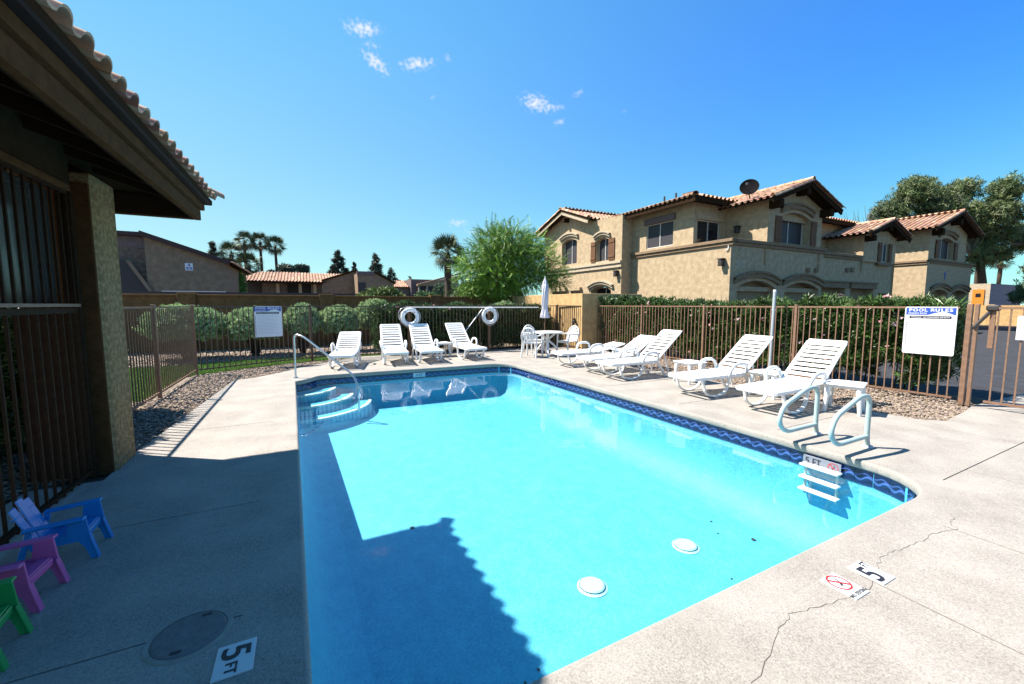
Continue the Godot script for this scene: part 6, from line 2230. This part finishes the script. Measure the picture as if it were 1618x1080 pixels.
func depth_marks() -> void:
	var up := Basis(Vector3(1, 0, 0), Vector3(0, 0, -1), Vector3(0, 1, 0))
	var a := thing("depth_marker", "white depth tile reading 5 FT in the sunlit near deck", "depth marker", Vector3(2.87, 0, -1.05))
	plate(a, 0.14, 0.175)
	flat_fit(a, "5", 0.07, 0.125, -0.022, 0.01)
	flat_fit(a, "FT", 0.042, 0.042, 0.045, -0.05)
	var n := thing("no_diving_marker", "red-ringed NO DIVING tile in the deck beside the 5 FT tile", "no diving marker", Vector3(2.6, 0, -1.06))
	plate(n, 0.14, 0.175)
	no_dive(n, 0.06, Transform3D(up, Vector3(0, 0.0072, -0.025)))
	flat_text(n, "NO DIVING", 0.02, M["ink"], 0.0, 0.066)
	var l := thing("depth_marker", "white depth tile reading 5 FT in the shaded left deck", "depth marker", Vector3(-0.33, 0, -2.03), -PI / 2)
	plate(l, 0.19, 0.15)
	flat_text(l, "5", 0.11, M["ink"], -0.035, 0.0)
	lettering(l, "lettering", "FT", 0.045, M["ink"], Transform3D(up, Vector3(0.05, 0.0075, 0.01)), 0.001)
	# waterline markers on the tile band
	var w := thing("depth_marker", "waterline marker with 5 FT and no-diving signs by the ladder", "depth marker", Vector3(4.878, -0.155, -2.27), -PI / 2)
	var b := MB.new()
	b.box(Vector3(0, 0, 0.004), Vector3(0.36, 0.12, 0.006), 0.001)
	build(w, "tile", b, M["marker_glaze"])
	fitted(w, "5 FT", 0.15, 0.07, M["ink"], Vector3(-0.08, 0.005, 0.009))
	no_dive(w, 0.05, Transform3D(Basis.IDENTITY, Vector3(0.11, 0.0, 0.0085)))
	var f := thing("depth_marker", "white outlined waterline marker on the far pool wall", "depth marker", Vector3(2.45, -0.15, -9.788))
	b = MB.new()
	b.box(Vector3(0, 0, 0.004), Vector3(0.3, 0.1, 0.006), 0.001)
	build(f, "tile", b, M["faint_ink"])
	fitted(f, "3 FT", 0.17, 0.055, M["pool_lead"], Vector3(0, 0, 0.009))


# ---------------------------------------------------------------- signs, rings, poles
func rules_sign(label: String, at: Vector3, turn: float) -> void:
	var s := thing("rules_sign", label, "sign", at, turn)
	var w := 0.62
	var h := 0.77
	var b := MB.new()
	var poly := PackedVector2Array()
	for c in [[1, 1, 0.0], [-1, 1, 0.5], [-1, -1, 1.0], [1, -1, 1.5]]:
		for k in 4:
			var a: float = PI * (c[2] + k / 6.0)
			poly.append(Vector2(c[0] * (w / 2 - 0.025), c[1] * (h / 2 - 0.025)) + Vector2.from_angle(a) * 0.025)
	b.prism(poly, 0.006, Transform3D.IDENTITY)
	build(s, "panel", b, M["sign_white"])
	b = MB.new()
	b.prism(v2([-w / 2 + 0.015, h / 2 - 0.13, -w / 2 + 0.015, h / 2 - 0.015, w / 2 - 0.015, h / 2 - 0.015, w / 2 - 0.015, h / 2 - 0.13]), 0.002, Transform3D(Basis.IDENTITY, Vector3(0, 0, 0.006)))
	build(s, "blue_header", b, M["sign_blue"])
	b = MB.new()
	b.prism(v2([-0.02, h / 2 - 0.128, 0.1, h / 2 - 0.088, 0.17, h / 2 - 0.08, w / 2 - 0.03, h / 2 - 0.128]), 0.001, Transform3D(Basis.IDENTITY, Vector3(0, 0, 0.0085)))
	build(s, "white_swoosh", b, M["sign_white"])
	fitted(s, "POOL RULES", 0.52, 0.05, M["sign_white"], Vector3(0, h / 2 - 0.052, 0.009))
	fitted(s, "PRIVATE POOL", 0.23, 0.022, M["sign_white"], Vector3(-0.15, h / 2 - 0.105, 0.009))
	b = MB.new()
	b.prism(v2([-0.25, h / 2 - 0.19, -0.25, h / 2 - 0.147, 0.25, h / 2 - 0.147, 0.25, h / 2 - 0.19]), 0.001, Transform3D(Basis.IDENTITY, Vector3(0, 0, 0.006)))
	build(s, "warning_bar", b, M["ink"])
	fitted(s, "WARNING   NO LIFEGUARD ON DUTY", 0.46, 0.014, M["sign_white"], Vector3(0, h / 2 - 0.168, 0.0075))
	# the small print, too small to read
	b = MB.new()
	var heads := MB.new()
	for k in 14:
		var y := h / 2 - 0.225 - k * 0.036
		var x := -0.23
		var end := 0.25 - (0.12 if k % 3 == 2 else 0.0) - rng.randf() * 0.06
		if k > 0:
			heads.prism(v2([-0.285, y - 0.008, -0.285, y + 0.006, -0.265, y + 0.006, -0.265, y - 0.008]), 0.0006, Transform3D(Basis.IDENTITY, Vector3(0, 0, 0.006)))
		while x < end:
			var l := rng.randf_range(0.015, 0.05)
			b.prism(v2([x, y - 0.005, x, y + 0.005, x + l, y + 0.005, x + l, y - 0.005]), 0.0006, Transform3D(Basis.IDENTITY, Vector3(0, 0, 0.006)), true)
			x += l + 0.009
	build(s, "small_print", b, M["faint_ink"])
	build(s, "rule_numbers", heads, M["ink"])


func life_ring(label: String, at: Vector3, lean: float) -> void:
	var r := thing("life_ring", label, "life ring", at, lean)
	var tm := TorusMesh.new()
	tm.inner_radius = 0.16
	tm.outer_radius = 0.285
	tm.rings = 40
	tm.ring_segments = 16
	put(r, "ring", tm, M["white_plastic"], Transform3D(Basis(Vector3(1, 0, 0), PI / 2 - 0.06) * Basis.from_scale(Vector3(1, 0.8, 1)), Vector3.ZERO))
	var b := MB.new()
	for k in 4:
		var path := []
		for i in 9:
			var a := PI / 4 + PI / 2 * k + PI / 2 * i / 8.0
			path.append(Vector3(cos(a), sin(a), 0) * (0.285 + 0.035 * sin(PI * i / 8.0)) + Vector3(0, 0, 0.02))
		b.tube(path, 0.007, 5)
	build(r, "grab_line", b, M["white_cloth"])
	for k in 4:
		b = MB.new()
		var a := PI / 4 + PI / 2 * k
		b.box(Vector3(cos(a), sin(a), 0) * 0.222, Vector3(0.135, 0.05, 0.115), 0.02, Basis(Vector3(0, 0, 1), a))
		build(r, "band", b, M["white_cloth"])


func small_things() -> void:
	rules_sign("small-looking POOL RULES sign hanging on the far-left fence by the sage bushes", Vector3(-0.8, 1.125, -11.98), 0.22)
	rules_sign("large-looking POOL RULES sign on the sunlit right fence beside the gate", Vector3(9.01, 1.13, -2.82), -PI / 2)
	life_ring("white life ring on the left post, above the third far lounger", Vector3(2.87, 1.17, -12.42), 0.0)
	life_ring("white life ring on the right post, where the leaning pole ends", Vector3(5.5, 1.18, -12.42), 0.05)
	for p in [["brown wooden post carrying the left life ring", 2.86], ["brown wooden post carrying the right life ring", 5.52]]:
		var t := thing("ring_post", p[0], "post", Vector3(p[1], 0, -12.54))
		var b := MB.new()
		b.box(Vector3(0, 0.66, 0), Vector3(0.09, 1.34, 0.07), 0.01)
		build(t, "post", b, M["wood_post"])
		b = MB.new()
		b.tube([Vector3(0, 1.3, 0.03), Vector3(0, 1.32, 0.12), Vector3(0, 1.37, 0.14)], 0.01, 6)
		build(t, "hook", b, M["dark_metal"])
	# life hook: a long pole hung along the top of the fence with a big loop at its end
	var h := thing("life_hook", "long white pole with curved shepherd's hook hung along the far fence", "life hook", Vector3(2.8, 1.47, -12.54))
	var b := MB.new()
	b.tube([Vector3(0, 0, 0), Vector3(2.3, -0.01, 0), Vector3(4.65, -0.02, 0)], 0.016, 8)
	build(h, "pole", b, M["white_plastic"])
	b = MB.new()
	var path := []
	for k in 13:
		var a := PI / 2 + 1.25 * PI * k / 12.0
		path.append(Vector3(-0.02 + 0.24 * cos(a), -0.24 + 0.24 * sin(a), 0.0))
	b.tube(path, 0.009, 6)
	build(h, "hook", b, M["steel"])
	var s := thing("skimmer_pole", "slanting white pole leaning up to the right life ring", "pole", Vector3(4.55, 0.62, -12.35))
	b = MB.new()
	b.tube([Vector3(0, 0, 0), Vector3(0.7, 0.78, -0.12)], 0.014, 8)
	build(s, "pole", b, M["white_plastic"])
	# bare umbrella pole by the right fence
	var p := thing("bare_pole", "bare grey steel pole standing before the right fence", "pole", Vector3(8.78, -0.04, -5.17))
	b = MB.new()
	b.tube([Vector3(0, 0, 0), Vector3(0.06, 1.87, -0.02)], 0.032, 12)
	build(p, "pole", b, M["pole_paint"])
	b = MB.new()
	b.tube([Vector3(0.06, 1.86, -0.02), Vector3(0.062, 1.9, -0.02)], [0.034, 0.028], 12)
	build(p, "cap", b, M["white_plastic"])
